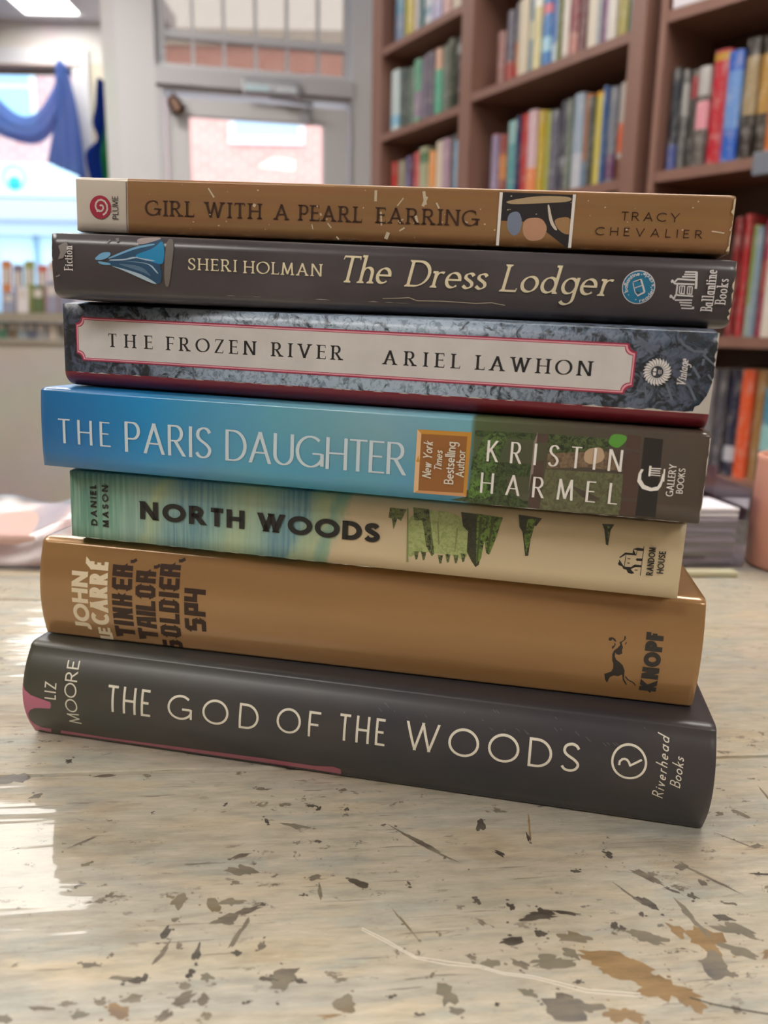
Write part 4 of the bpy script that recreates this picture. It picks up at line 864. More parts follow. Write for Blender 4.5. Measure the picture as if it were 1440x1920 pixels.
def p_dress(S, P):
    cr = plain('#ded3b4', .4, .5, .1, 0, 0); pale = pal('pale'); t = P('author_lettering')
    S.text(t, 'SHERI', dict(ROMAN, th=.145, ser=.09), cr, 43.2, 58.4, 167.15, 170.65); S.text(t, 'HOLMAN', dict(ROMAN, th=.145, ser=.09), cr, 60.3, 84.7, 166.9, 170.5)
    it = dict(th=.125, tn=.045, nib=22, ser=.075, slant=.22, xh=.62, hs=1.0, mingap=.02)
    t = P('title_lettering')
    S.text(t, 'The', it, cr, 89.5, 105.0, 165.5, 173.3); S.text(t, 'Dress', it, cr, 109.5, 133.8, 165.1, 172.8); S.text(t, 'Lodger', it, cr, 137.9, 170.4, 164.85, 172.7)
    b = P('circle_badge')
    S.lay = 0
    S.ring(b, 178.7, 167.8, 0, 4.6, plain('#1c7aa0', .4, .5, .1, 0, 0)); S.ring(b, 178.7, 167.8, 4.55, 4.8, pale)
    S.lay = 90
    for txt, a0, a1, rr in (("ballantine", 205, 92, 3.25), ("reader's", -90 + 8, -90 + 105, 3.25), ("circle", 22, 78, 3.25)):
        st = dict(th=.17, xh=.66, hs=.95); H = 1.15
        S.lay += 1
        arc = rad(abs(a1 - a0)) * rr
        for p in text_polys(txt, st, arc / H):
            q = []
            for x, y in p:
                if txt == 'ballantine': a = rad(a0 + 0) - x * H / rr; r_ = rr + y * H
                else: a = rad(a0) + x * H / rr; r_ = rr + H - y * H
                q.append((178.7 + r_ * math.cos(a), 167.8 + r_ * math.sin(a)))
            S.poly(b, q, pale, S.lay)
    for a in (220, 262, 84): S.ring(b, 178.7 + 3.6 * math.cos(rad(a)), 167.8 + 3.6 * math.sin(rad(a)), 0, .16, pale, 8)
    e = P('publisher_lettering')
    bst = dict(th=.12, tn=.05, nib=10, ser=.07, xh=.62, hs=.95)
    S.vtext(e, 'Ballantine', bst, pale, 197.2, 200.6, 161.7, 173.6); S.vtext(e, 'Books', bst, pale, 201.0, 204.1, 163.8, 171.2)
    S.vtext(e, 'Fiction', bst, pale, 4.2, 7.0, 165.3, 172.8)
    w = pal('worn_glint_pale'); m = P('cover'); g = plain('#9a9492', .45, .5, 0, 0, 0)
    S.worn(m, 1, 176.3, 205.8, 176.3, -.3, g, 21, .5); S.worn(m, 50, 160.0, 120, 160.2, .35, g, 23, .4); S.worn(m, 205.9, 159.5, 205.9, 176.3, .8, w, 25, .8, .9); S.worn(m, .5, 176, .5, 168, .6, g, 29, .6, .8)
def p_frozen(S, P):
    red = plain('#9a2a49', .4, .5, .1, 0, 0); pk = plain('#d99aa6', .4, .5, .1, 0, 0); pn = NT('mottled_pale_panel')
    pn = pn.fin(pn.mix(pn.noise(90, None, 4), '#b9b5b4', '#d3d0ce'), .45, .4, .1)
    p = P('title_panel')
    def frame(i, r):
        L_, R_, B_, T_ = 4.9 + i, 183.6 - i, 137.4 + i, 151.6 - i; o = []
        for cx, cy, a0 in ((L_, B_, 90), (R_, B_, 180), (R_, T_, 270), (L_, T_, 360)):
            o += [(cx + (r) * math.cos(rad(a0 - 90 * t / 6)), cy + r * math.sin(rad(a0 - 90 * t / 6))) for t in range(7)]
        return o
    S.poly(p, frame(0, 2.2), red); S.poly(p, frame(.42, 2.25), pk); S.poly(p, frame(.8, 2.3), red); S.poly(p, frame(1.0, 2.35), pn)
    ink = plain('#1f2024', .4, .5, .1, 0, 0); t = P('title_lettering'); st = dict(ROMAN, th=.18, tn=.05, nib=6, ser=.11, hs=.98)
    for w, a, b in (('THE', 16.9, 33.1), ('FROZEN', 37.7, 69.2), ('RIVER', 73.9, 97.7)): S.text(t, w, st, ink, a, b, 142.35, 146.65)
    t = P('author_lettering')
    for w, a, b in (('ARIEL', 109.9, 133.9), ('LAWHON', 138.2, 172.2)): S.text(t, w, st, ink, a, b, 141.85, 146.1)
    e = P('publisher_emblem'); wh = pal('pale'); dk = plain('#2c313c', .4, .5, .1, 0, 0); cx, cy = 189.6, 144.15
    for i in range(24):
        a = i * 15; pts = []
        for r, da, w in ((1.9, 0, .42), (2.6, 6, .42), (3.2, 4, .36), (3.8, 12, .1)):
            pts.append((r, a + da, w))
        lft = [(cx + r * math.cos(rad(q)) - w * math.sin(rad(q)), cy + r * math.sin(rad(q)) + w * math.cos(rad(q))) for r, q, w in pts]
        rgt = [(cx + r * math.cos(rad(q)) + w * math.sin(rad(q)), cy + r * math.sin(rad(q)) - w * math.cos(rad(q))) for r, q, w in pts]
        S.lay = 200 + i % 2
        S.poly(e, lft + rgt[::-1], wh, S.lay)
        q = rad(a + 7.5); S.lay = 203
        S.poly(e, [(cx + r * math.cos(q + dd), cy + r * math.sin(q + dd)) for r, dd in ((1.9, -.02), (3.1, .06), (3.1, .1), (1.9, .05))], dk, 203)
    S.lay = 204
    S.ring(e, cx, cy, 0, 1.75, dk); S.ring(e, cx, cy, 1.7, 1.85, wh)
    for sx in (-1, 1): S.poly(e, [(cx - 1.2, cy + sx * .15), (cx - .9, cy + sx * 1.1), (cx - .3, cy + sx * .9), (cx - .25, cy + sx * .15)], wh)
    for dx_ in (.35, .7, 1.05): S.stroke(e, [(cx + dx_, cy - .6 + abs(dx_ - .7) * .3), (cx + dx_, cy + .6)], .14, wh)
    S.vtext(e, 'Vintage', dict(th=.14, tn=.07, nib=20, ser=.06, slant=.25, xh=.62, hs=.95, mingap=.01), wh, 195.1, 197.5, 140.5, 148.0)
    w = plain('#b9b4ad', .6, .3, 0, 0, 0); m = P('cover')
    S.worn(m, .5, 155.55, 204.5, 155.55, -.35, w, 31, .55); S.worn(m, .5, 133.5, 204, 133.5, .45, w, 33, .55); S.worn(m, 170, 133.4, 204.6, 133.4, .7, w, 34, .9); S.worn(m, 204.6, 133.5, 204.6, 155.5, .6, w, 35, .95, .9)
    S.poly(m, [(204.7, 133.4), (204.7, 143), (203.4, 138.5), (201.8, 135.8), (200.6, 135.2), (200.2, 133.4)], w)
def p_paris(S, P):
    wh = plain('#c3d3dc', .4, .5, .1, 0, 0); deco = dict(th=.115, tn=.05, nib=4, hs=.78)
    t = P('title_lettering')
    S.text(t, 'THE', dict(deco, hs=.8), wh, 6.6, 25.5, 110.5, 118.6); S.text(t, 'PARIS', dict(deco, hs=.85), wh, 30.6, 60.8, 109.4, 119.3); S.text(t, 'DAUGHTER', dict(deco, hs=.85), wh, 65.5, 124.0, 109.3, 119.2)
    a = P('author_lettering'); wa = pal('white'); S.lay = 60
    S.text(a, 'KRISTIN', dict(deco, hs=.7), wa, 147.7, 186.4, 115.65, 121.9); S.text(a, 'HARMEL', dict(deco, hs=.75), wa, 146.6, 186.2, 106.0, 112.2)
    b = P('bestseller_badge'); S.lay = 62
    for s_, u0, u1, z0, z1, sl in (('New York', 128.9, 131.6, 109.0, 120.2, .2), ('Times', 132.4, 134.7, 111.6, 117.7, .2), ('Bestselling', 135.6, 138.5, 107.8, 120.6, 0), ('Author', 139.0, 141.5, 110.2, 118.4, 0)):
        S.vtext(b, s_, dict(th=.13, hs=.85, xh=.66, slant=sl, mingap=.03), pal('cream'), u0, u1, z0, z1)
    e = P('publisher_lettering')
    S.vtext(e, 'GALLERY', dict(th=.15, tn=.09, nib=5, hs=.85), wa, 199.2, 201.2, 109.7, 119.0); S.vtext(e, 'BOOKS', dict(th=.15, tn=.09, nib=5, hs=.85), wa, 201.9, 203.7, 110.8, 118.0)
    w = plain('#cfc8c0', .6, .3, 0, 0, 0); m = P('cover')
    S.worn(m, 209.3, 102.4, 209.3, 127.0, .3, w, 41, 1, 1.5); S.worn(m, .3, 102.5, .3, 127, -.25, w, 42, 1, 1.5); S.worn(m, 150, 102.5, 209, 102.5, .2, w, 43, .6); S.worn(m, 150, 127.1, 209, 127.1, -.2, w, 44, .6)
def p_north(S, P):
    bk = pal('black'); bold = dict(th=.3, tn=.235, nib=0, hs=1.05, mingap=.02); S.lay = 60
    t = P('title_lettering')
    S.text(t, 'NORTH', bold, bk, 26.4, 64.9, 84.4, 90.75); S.text(t, 'WOODS', bold, bk, 69.3, 111.5, 84.3, 90.6)
    a = P('author_lettering'); st = dict(th=.26, tn=.2, nib=0, hs=1.0)
    S.vtext(a, 'DANIEL', st, bk, 8.1, 10.5, 80.4, 95.0); S.vtext(a, 'MASON', st, bk, 12.6, 14.9, 80.2, 95.2)
    e = P('publisher_lettering'); st = dict(th=.17, hs=.85)
    S.vtext(e, 'RANDOM', st, bk, 195.3, 197.3, 82.4, 91.3); S.vtext(e, 'HOUSE', st, bk, 198.3, 200.3, 83.3, 90.4)
    w = plain('#c6cbb4', .5, .4, 0, 0, 0); m = P('cover')
    S.worn(m, .5, 99.15, 160, 99.15, -.18, w, 51, .4); S.worn(m, .5, 75.7, 110, 75.7, .25, w, 52, .45); S.worn(m, .5, 76, .5, 99, -.25, w, 53, .8)
def p_tinker(S, P):
    cr = plain('#d8c9ac', .45, .4, 0, 0, 0); ink = plain('#36241a', .45, .4, 0, 0, 0); inkd = plain('#33302d', .45, .4, 0, 0, 0)
    a = P('author_lettering'); bo = dict(th=.26, tn=.22, nib=0, hs=.9, mingap=.03)
    S.vtext(a, 'JOHN', bo, cr, 12.7, 18.9, 40.3, 63.0)
    S.vtext(a, 'CARRÉ', bo, cr, 19.6, 26.5, 43.0, 68.1)
    S.vtext(a, 'E', dict(bo, hs=1), cr, 21.5, 26.2, 39.0, 42.0); S.vtext(a, 'L', dict(bo, hs=1), cr, 21.6, 26.7, 36.9, 39.6, clip=36.6)
    t = P('title_lettering'); bl = dict(th=.235, tn=.21, nib=0, hs=.72, block=True, corner=True, mingap=.03)
    S.vtext(t, 'TINKER', bl, ink, 28.2, 35.9, 38.6, 67.2, clip=36.4); S.vtext(t, 'TAILOR', bl, ink, 37.2, 44.7, 38.6, 66.0, clip=36.4)
    S.vtext(t, 'SOLDIER', bl, ink, 46.0, 53.6, 34.8, 69.1, clip=36.4); S.vtext(t, 'SPY', dict(bl, hs=.8), ink, 55.5, 63.4, 44.2, 60.7)
    for u, z in ((35.3, 67.4), (44.2, 66.3), (53.2, 69.2)): S.stroke(t, [(u - .6, z + .4), (u + .6, z + .6), (u + 1.7, z + 1.3)], 1.1, ink)
    e = P('publisher_lettering'); S.vtext(e, 'KNOPF', dict(th=.31, tn=.27, nib=0, hs=.95, mingap=.005), inkd, 211.9, 217.2, 40.4, 61.8)
def p_god(S, P):
    c = pal('cream'); st = dict(th=.09, hs=1.0); nar = dict(st, hs=.62); t = P('title_lettering')
    S.text(t, 'THE', nar, c, 33.3, 49.4, 16.3, 25.8); S.text(t, 'GOD', dict(st, hs=1.0), c, 55.9, 89.0, 16.9, 25.6)
    S.text(t, 'OF', dict(st, hs=.9), c, 95.4, 110.6, 17.4, 26.0); S.text(t, 'THE', nar, c, 117.2, 132.8, 17.6, 26.5)
    S.text(t, 'WOODS', dict(st, hs=1.0), c, 139.6, 195.7, 17.7, 26.9)
    a = P('author_lettering'); S.vtext(a, 'LIZ', dict(st, th=.11, hs=.7), c, 8.9, 13.4, 17.9, 24.2); S.vtext(a, 'MOORE', dict(st, th=.11), c, 17.3, 22.0, 8.8, 31.9, drift=-1.2)
    e = P('publisher_emblem'); S.ring(e, 210.7, 23.4, 4.75, 5.45, c)
    h = P('publisher_lettering'); hw = dict(th=.1, hs=.85, xh=.55, slant=.35, mingap=.02)
    S.vtext(h, 'Riverhead', hw, c, 218.6, 222.0, 12.6, 31.6, drift=.4); S.vtext(h, 'Books', hw, c, 223.4, 226.6, 17.2, 26.6, drift=.4)
    g = plain('#8d8a88', .5, .3, 0, 0, 0); m = P('cover'); rn = random.Random(9)
    for i in range(26):
        u, z = rn.uniform(120, 215), rn.uniform(28, 33.6); l_ = rn.uniform(.5, 2.6)
        S.stroke(m, [(u, z), (u + l_ * .7, z - l_ * .5)], .06, g)
PRINT = dict(girl=p_girl, dress=p_dress, frozen=p_frozen, paris=p_paris, north=p_north, tinker=p_tinker, god=p_god)
# ------------------------------------------------------------------ the painted table
ROT_T = Matrix.Rotation(rad(8), 4, 'Z')
def wood_paint():
    t = NT('chipped_cream_paint'); v = t.mapped((.4, 1.5, 1))
    big = t.noise(10, v, 5, .6, .8); med = t.noise(36, v, 6, .65); fine = t.noise(300, t.mapped((.2, 1, 1)), 5, .7)
    c = t.ramp(big, [(.30, '#8f9088'), (.42, '#a8a498'), (.5, '#b5ab98'), (.58, '#aea998'), (.7, '#96988f')])
    c = t.mix(t.math('MULTIPLY', t.ramp(med, [(.5, 0.0), (.62, 1.0)]), .55), c, '#bfae90')
    c = t.mix(t.math('MULTIPLY', t.ramp(t.noise(50, v, 6, .65), [(.54, 0.0), (.62, 1.0)]), .5), c, '#999e98')
    c = t.mix(t.math('MULTIPLY', t.ramp(t.noise(26, t.mapped((.5, 1.2, 1), (3, 1, 0)), 5), [(.58, 0.0), (.7, 1.0)]), .5), c, '#8f7550')
    c = t.mix(t.math('MULTIPLY', t.ramp(fine, [(.48, 0.0), (.64, 1.0)]), .38), c, '#7f7969')
    c = t.mix(t.math('MULTIPLY', t.ramp(fine, [(.34, 1.0), (.45, 0.0)]), .3), c, '#d3cab6')
    region = t.ramp(t.noise(13, t.mapped((1, 1, 1), (.3, .5, 0)), 3), [(.42, 0.0), (.58, 1.0)])
    sp = t.ramp(t.noise(260, t.mapped((.5, 1, 1)), 6, .74, .4), [(.60, 0.0), (.635, 1.0)])
    c = t.mix(t.math('MULTIPLY', t.math('MULTIPLY', sp, region), .85), c, '#40382f')
    sp2 = t.ramp(t.noise(95, t.mapped((.6, 1, 1), (5, 2, 0)), 7, .72, .5), [(.63, 0.0), (.65, 1.0)])
    c = t.mix(t.math('MULTIPLY', sp2, .8), c, '#5b5040')
    for ang, loc in ((-24, 0), (12, 4)):
        scr = t.ramp(t.noise(460, t.mapped((.07, 1.5, 1), (loc, 0, 0), rot=(0, 0, rad(ang))), 3, .6, .2), [(.64, 0.0), (.67, 1.0)])
        c = t.mix(t.math('MULTIPLY', t.math('MULTIPLY', scr, t.ramp(t.noise(18, t.mapped((1, 1, 1), (loc, 1, 0)), 2), [(.5, 0.0), (.6, 1.0)])), .6), c, '#4f483a')
    h = t.math('ADD', t.noise(26, t.mapped((.2, 1.6, 1)), 5, .6), t.math('MULTIPLY', fine, .4))
    b = t.n('ShaderNodeBump'); t.link(h, b.inputs['Height']); b.inputs['Strength'].default_value = .4; b.inputs['Distance'].default_value = .0016
    t.link(b.outputs[0], t.b.inputs['Normal'])
    b = t.n('ShaderNodeBump'); t.link(t.noise(40, t.mapped((.16, 1.6, 1)), 3, .5), b.inputs['Height']); b.inputs['Strength'].default_value = .4; b.inputs['Distance'].default_value = .001
    t.link(b.outputs[0], t.b.inputs['Coat Normal'])
    return t.fin(c, .45, .4, .42, .045)
M_TOP = wood_paint()
MT = TT @ ROT_T
table = thing('painted_table', 'wooden table with a cream chipped-paint plank top carrying the stack of novels', 'table', MT)
tb = MB(); xs0, xs1 = -.62, .66
def plank(y0, y1):
    tb.box((xs0, y0, -.032), (xs1, y1, 0), M_TOP, None, .0012)
plank(-.10, .2600); plank(.2611, .44); plank(.4408, .575)
iR = ROT_T.inverted()
CH = {0: '#3a332b', 1: '#6f5f42', 2: '#6b6657', 3: '#5a5046', 4: '#77624d', 5: '#5f5a55', 6: '#775e3c'}
rn = random.Random(11)
for n_, (x, y, ax, ay, bx, by, c) in enumerate(CHIPS):
    m = max(16, min(72, int(math.hypot(ax, ay) * 6))); pts = []; sd = n_ * 3.7; ax *= 1.13; ay *= 1.13; bx *= 1.13; by *= 1.13
    for i in range(m):
        a = 2 * math.pi * i / m; q0 = Vector((math.cos(a), math.sin(a), sd))
        r = 1.0 + .75 * mnoise.noise(q0 * 1.1) + .5 * mnoise.noise(q0 * 2.6) + .3 * mnoise.noise(q0 * 6) + .12 * mnoise.noise(q0 * 14)
        ca, sa = math.cos(a) * r, math.sin(a) * r
        pts.append(iR @ Vector(((x + ax * ca + bx * sa) / 1000, (y + ay * ca + by * sa) / 1000, 0)))
    key = CH[c]
    if ('chip', key) not in _plain:
        t = NT('bared_wood'); _plain[('chip', key)] = t.fin(t.mix(t.ramp(t.noise(160, t.mapped((.25, 1, 1)), 5, .7), [(.38, 0.0), (.62, 1.0)]), key, {0: '#5d564b'}.get(c, '#7c7361' if c in (1, 2, 3, 5) else '#94784f')), .5, .5, .35, .12)
    z = .00003 + .000004 * (n_ % 12)
    tr = tessellate_polygon([[Vector((p.x, p.y, 0)) for p in pts]])
    fs = []
    for a, b_, d in tr:
        A, B, D = pts[a], pts[b_], pts[d]
        fs.append([a, b_, d] if (B.x - A.x) * (D.y - A.y) - (D.x - A.x) * (B.y - A.y) > 0 else [a, d, b_])
    tb.add([(p.x, p.y, z) for p in pts], fs, _plain[('chip', key)])
    for q in range(rn.choice((1, 2, 3))):      # crumbs of missing paint around each patch
        a = rn.uniform(0, 6.28); r = rn.uniform(1.2, 1.9); cx_, cy_ = x + (ax * math.cos(a) + bx * math.sin(a)) * r, y + (ay * math.cos(a) + by * math.sin(a)) * r; s_ = rn.uniform(.15, .55)
        pp = [iR @ Vector(((cx_ + s_ * rn.uniform(.6, 1.6) * math.cos(k * 1.05)) / 1000, (cy_ + s_ * rn.uniform(.4, 1.2) * math.sin(k * 1.05)) / 1000, 0)) for k in range(6)]
        tb.add([(p.x, p.y, z) for p in pp], [list(range(6))], _plain[('chip', key)])
# white scratch line and the long crack at the front right
def tline(pts, w, col):
    for (x0, y0), (x1, y1) in zip(pts, pts[1:]):
        d = math.hypot(x1 - x0, y1 - y0); nx, ny = -(y1 - y0) / d * w / 2, (x1 - x0) / d * w / 2
        q = [iR @ Vector(p) for p in ((x0 + nx, y0 + ny, 0), (x0 - nx, y0 - ny, 0), (x1 - nx, y1 - ny, 0), (x1 + nx, y1 + ny, 0))]
        tb.add([(p.x, p.y, .0001) for p in q], [[0, 1, 2, 3]], col)
WL = [(-.0006, .1826), (.0052, .1790), (.0133, .1735), (.021, .1722), (.029, .1716), (.0345, .1697), (.0419, .169), (.0541, .1656), (.0668, .1651)]
for off in (0, .0009): tline([(x + rn.uniform(-.0003, .0003), y - off + rn.uniform(-.0002, .0002)) for x, y in WL], .00028, plain('#dcd6c8', .5))
tline([(.0785, .1645), (.0838, .1628), (.0883, .1619), (.0953, .1608), (.12, .1595)], .0004, plain('#3a332b', .6))
tb.build('tabletop', table)
leg_m = plain('#a9a391', .6)
for lx, ly in ((xs0 + .06, -.05), (xs1 - .06, -.05), (xs0 + .06, .52), (xs1 - .06, .52)):
    top = MT @ Vector((lx, ly, -.03)); dn = MT.to_3x3() @ Vector((0, 0, -1)); t_ = (top.z - .001) / -dn.z
    l = MB(); l.box((lx - .03, ly - .03, -.03 - t_), (lx + .03, ly + .03, -.033), leg_m, None, .004); l.build('leg', table)
ap = MB(); ap.box((xs0 + .05, -.07, -.13), (xs1 - .05, -.05, -.033), leg_m); ap.box((xs0 + .05, .525, -.13), (xs1 - .05, .545, -.033), leg_m); ap.build('apron', table)

for k in ('god', 'tinker', 'north', 'paris', 'frozen', 'dress', 'girl'): build_book(k)

# ------------------------------------------------------------------ small things on the table behind the stack
def on_table(x, y, yaw=0): return TT @ Matrix.Translation((x, y, 0)) @ Matrix.Rotation(rad(yaw), 4, 'Z')
cup = thing('pink_tumbler', 'salmon pink tumbler standing at the back right edge of the table', 'cup', on_table(.294, .56))
c_ = MB(); c_.lathe([(0, .0005), (.031, .0005), (.033, .003), (.0335, .075), (.0342, .078), (.033, .079), (.0318, .076), (.031, .005), (0, .004)], plain('#c98f7c', .5, .5, .1, 0, .05), 48); c_.build('body', cup)
bx = thing('plastic_tray', 'clear lilac-tinted plastic tray full of papers behind the right end of the stack', 'tray', on_table(.203, .546, 8))
pl = glassy('lilac_plastic', '#e4deec', .10, .1)
f = MB()
for lo, hi in (((0, 0, .0005), (.052, .05, .002)), ((0, 0, .002), (.052, .0015, .034)), ((0, .0485, .002), (.052, .05, .064)), ((0, .0015, .002), (.0015, .0485, .052)), ((.0505, .0015, .002), (.052, .0485, .056))): f.box(lo, hi, pl)
f.build('tray_body', bx)
pcs = ['#d9d3dc', '#8f8580', '#c9c0bd', '#6e6662', '#e6e2e6', '#a79c96', '#d8cfd2', '#80766f', '#c9bfc8', '#ece8ea', '#e2dde4']
rn = random.Random(5)
for i, c in enumerate(pcs):
    f = MB(); z = .0022 + i * .0036; f.box((-.021, -.0195, 0), (.021, .0195, .0026), plain(c, .6, .3), Matrix.Rotation(rad(rn.uniform(-4, 4)), 4, 'Z'), .0004)
    o = f.build('paper_bundle', None, TT @ Matrix.Translation((.203, .546, 0)) @ Matrix.Rotation(rad(8), 4, 'Z') @ Matrix.Translation((.026, .025, z)))
    nm = {'#d9d3dc': 'pale lilac', '#8f8580': 'grey brown', '#c9c0bd': 'warm grey', '#6e6662': 'dark grey', '#e6e2e6': 'near-white', '#a79c96': 'taupe', '#d8cfd2': 'rosy white', '#80766f': 'dull brown', '#c9bfc8': 'mauve grey', '#ece8ea': 'white', '#e2dde4': 'bright lilac-white'}[c]
    tag(o, f'{nm} bundle of papers lying in the clear plastic tray', 'papers', 'papers in the plastic tray')
f = MB(); f.box((-.02, -.004, 0), (.05, .004, .004), plain('#b9b596', .5), None, .001); tag(f.build('pen', None, on_table(.19, .522, 9)), 'pale green pen lying on the table in front of the plastic tray', 'pen')
f = MB(); f.box((0, 0, 0), (.022, .045, .03), plain('#b06a55', .6), None, .002); tag(f.build('card_box', None, on_table(.178, .548, 8)), 'small terracotta card box beside the plastic tray', 'box')
wr = thing('wrapped_package', 'pink package in clear plastic wrap at the back left of the table', 'package', on_table(-.235, .50, 6))
f = MB(); f.box((-.085, -.03, .0005), (.06, .06, .021), plain('#c7a59b', .6), None, .003); f.build('contents', wr)
f = MB(); nx_, ny_ = 28, 14; vv = []
for j in range(ny_ + 1):
    for i in range(nx_ + 1):
        a, b_ = i / nx_, j / ny_; x = -.10 + .185 * a; y = -.036 + .105 * b_
        h_ = .0235 + .007 * math.sin(a * 9 + b_ * 2) * math.sin(math.pi * b_) + .004 * math.sin(a * 17 + 1) ; e = min(a, 1 - a, b_, 1 - b_) * 9
        if a > .78: h_ *= max(.12, 1 - (a - .78) * 4)
        vv.append((x, y, .0008 + h_ * min(1, e * 1.5)))
f.add(vv, [[j * (nx_ + 1) + i, j * (nx_ + 1) + i + 1, (j + 1) * (nx_ + 1) + i + 1, (j + 1) * (nx_ + 1) + i] for j in range(ny_) for i in range(nx_)], glassy('clear_wrap', '#f4f4fa', .05, .3), True)
f.build('wrapper', wr)

# ------------------------------------------------------------------ bookcases on the right
def wood(name, a, b_):
    t = NT(name); n_ = t.noise(6, t.mapped((4, 4, .6)), 5, .6, .5); return t.fin(t.mix(n_, a, b_), .45, .45)
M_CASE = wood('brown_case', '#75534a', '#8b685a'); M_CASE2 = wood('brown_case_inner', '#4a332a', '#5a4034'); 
B1 = Matrix.Translation((.489, 1.8, 0)) @ Matrix.Rotation(rad(120.399), 4, 'Z') @ Matrix.Scale(1, 4)      # local x runs away along the front, local -y goes back into the case
B2 = Matrix.Translation((.512, 1.76, 0)) @ Matrix.Rotation(rad(130), 4, 'Z')
DEP = .23
def case(label, M, uprights, bays, top=2.35, DEP=DEP):
    r = thing('bookcase', label, 'bookcase', M)
    for a, b_ in uprights: f = MB(); f.box((a, -DEP, 0), (b_, 0, top), M_CASE); f.build('side_panel', r)
    for u0, u1, levels in bays:
        for z in levels: f = MB(); f.box((u0, -DEP + .012, z - .020), (u1, -.002, z), M_CASE); f.build('shelf', r)
        f = MB(); f.box((u0, -DEP, .02), (u1, -DEP + .01, top - .02), M_CASE2); f.build('back_panel', r)
    return r
case('tall brown wooden bookcase of two bays beside the white door wall', B1, [(-.022, .018), (.562, .612), (1.026, 1.086)],
     [(.018, .562, [.10, .43, .745, 1.045, 1.363, 1.644, 1.93, 2.22]), (.612, 1.026, [.10, .40, .75, 1.05, 1.345, 1.628, 1.868, 2.13])])
case('tall brown wooden bookcase nearest the camera on the right', B2, [(-.027, -.013), (-.70, -.67)], [(-.67, -.027, [.10, .45, .772, 1.045, 1.365, 1.655, 1.95, 2.25])], 2.35, .19)
# white card on top right and a grey clip on the shelf edge
f = MB(); f.box((-.15, -.16, 1.656), (-.034, -.004, 1.86), plain('#d8d4dc', .6), B2, .002); tag(f.build('display_card', None), 'white display card standing on the upper right bookcase shelf', 'card')
f = MB(); f.box((-.285, -.001, 1.33), (-.235, .012, 1.37), plain('#6f7480', .4), B2, .002); tag(f.build('shelf_clip', None), 'grey clip on the shelf edge at the right edge of the picture', 'clip')

def book_mat(base, bands):
    key = ('bk', base, tuple(bands))
    if key in _plain: return _plain[key]
    t = NT('printed_spine'); z = t.axis(2, 0, .25); st = [(0, base)]
    for a, b_, c in bands: st += [(a, c), (b_, base)]
    st = [(max(0, min(1, p * .8)), c) for p, c in st]
    n1 = t.noise(70, t.mapped((1, 1, .7)), 4, .7)
    c = t.ramp(z, st, 'CONSTANT'); c = t.mix(t.math('MULTIPLY', t.ramp(n1, [(.5, 0.0), (.6, 1.0)]), .22), c, '#d8d4cc')
    _plain[key] = t.fin(c, .35, .5, .25, .15); return _plain[key]
def shelf_book(M, u0, u1, z, h, mat, depth=.15, setb=.03, lean=0, name='book'):
    """spine faces the front of the case (local +y); u0<u1"""
    w = u1 - u0 - .0012; m = MB(); y0 = -setb; n_ = 6; zz = h
    prof = [(0, -depth)] + [(0, -.006)] + [(w * (.5 - .5 * math.cos(math.pi * i / n_)), -.006 + .006 * math.sin(math.pi * i / n_)) for i in range(1, n_)] + [(w, -.006), (w, -depth)]
    k = len(prof); v = [(a, b_, 0) for a, b_ in prof] + [(a, b_, zz) for a, b_ in prof]
    m.add(v, [[i, k + i, k + i + 1, i + 1] for i in range(k - 1)], mat)
    e = min(.0015, w * .2)
    m.add([(e, -.008, zz), (w - e, -.008, zz), (w - e, -depth + .004, zz), (e, -depth + .004, zz), (e, -.008, .001), (w - e, -.008, .001), (w - e, -depth + .004, .001), (e, -depth + .004, .001)], [[0, 3, 2, 1], [4, 5, 6, 7], [2, 3, 7, 6]], M_PAGES)
    m.add([v[k + i] for i in range(k)], [list(range(k))[::-1]], mat) if w < .012 else None
    return m.build(name, None, M @ Matrix.Translation((u0, y0, z + .0005)) @ Matrix.Rotation(lean, 4, 'Y'))

USED = set()
def row(M, z, where, group, items, lean=0):
    """items: (u left, u right, height, colour word, base, bands)"""
    for i, (ua, ub, h, word, base, bands) in enumerate(items):
        lo, hi = min(ua, ub), max(ua, ub)
        l_ = items[i - 1][3] if i else 'the side panel'; r_ = items[i + 1][3] if i < len(items) - 1 else None
        lb = f'{word} book between the {l_} and {r_} ones' if i and r_ else (f'{word} book at the far left end' if not i else f'{word} book right after the {l_} one')
        lb += ', ' + where
        while lb in USED: lb = lb.replace(' book', ' narrow book', 1)
        USED.add(lb)
        d = .13
        o = shelf_book(M, lo, hi, z, h, book_mat(base, bands), d, .022 + (i * 37 % 5) * .003, lean)
        tag(o, lb, 'book', group)
def cells(us, specs):
    return [(us[i], us[i + 1], *sp) for i, sp in enumerate(specs)]
row(B1, 1.868, 'far bay top shelf', 'books on the far bay, top shelf', cells([.995, .951, .906, .872, .85, .80, .752, .715, .664, .625],
    [(.20, 'teal-blue', '#4d7f99', ((.0, .4, '#6c7f9c'),)), (.20, 'olive-yellow', '#b3a64a', ()), (.19, 'pinkish white', '#d3c6c8', ((.6, .9, '#c98a90'),)), (.19, 'dark teal', '#3e6a70', ()), (.2, 'pale grey', '#c4ccd2', ((.2, .3, '#7d9bb4'),)), (.19, 'lavender', '#a6a3c2', ()), (.2, 'dusty pink', '#c9a7a4', ()), (.2, 'cream', '#cfc6b6', ()), (.19, 'brown', '#7b5a4a', ())]))
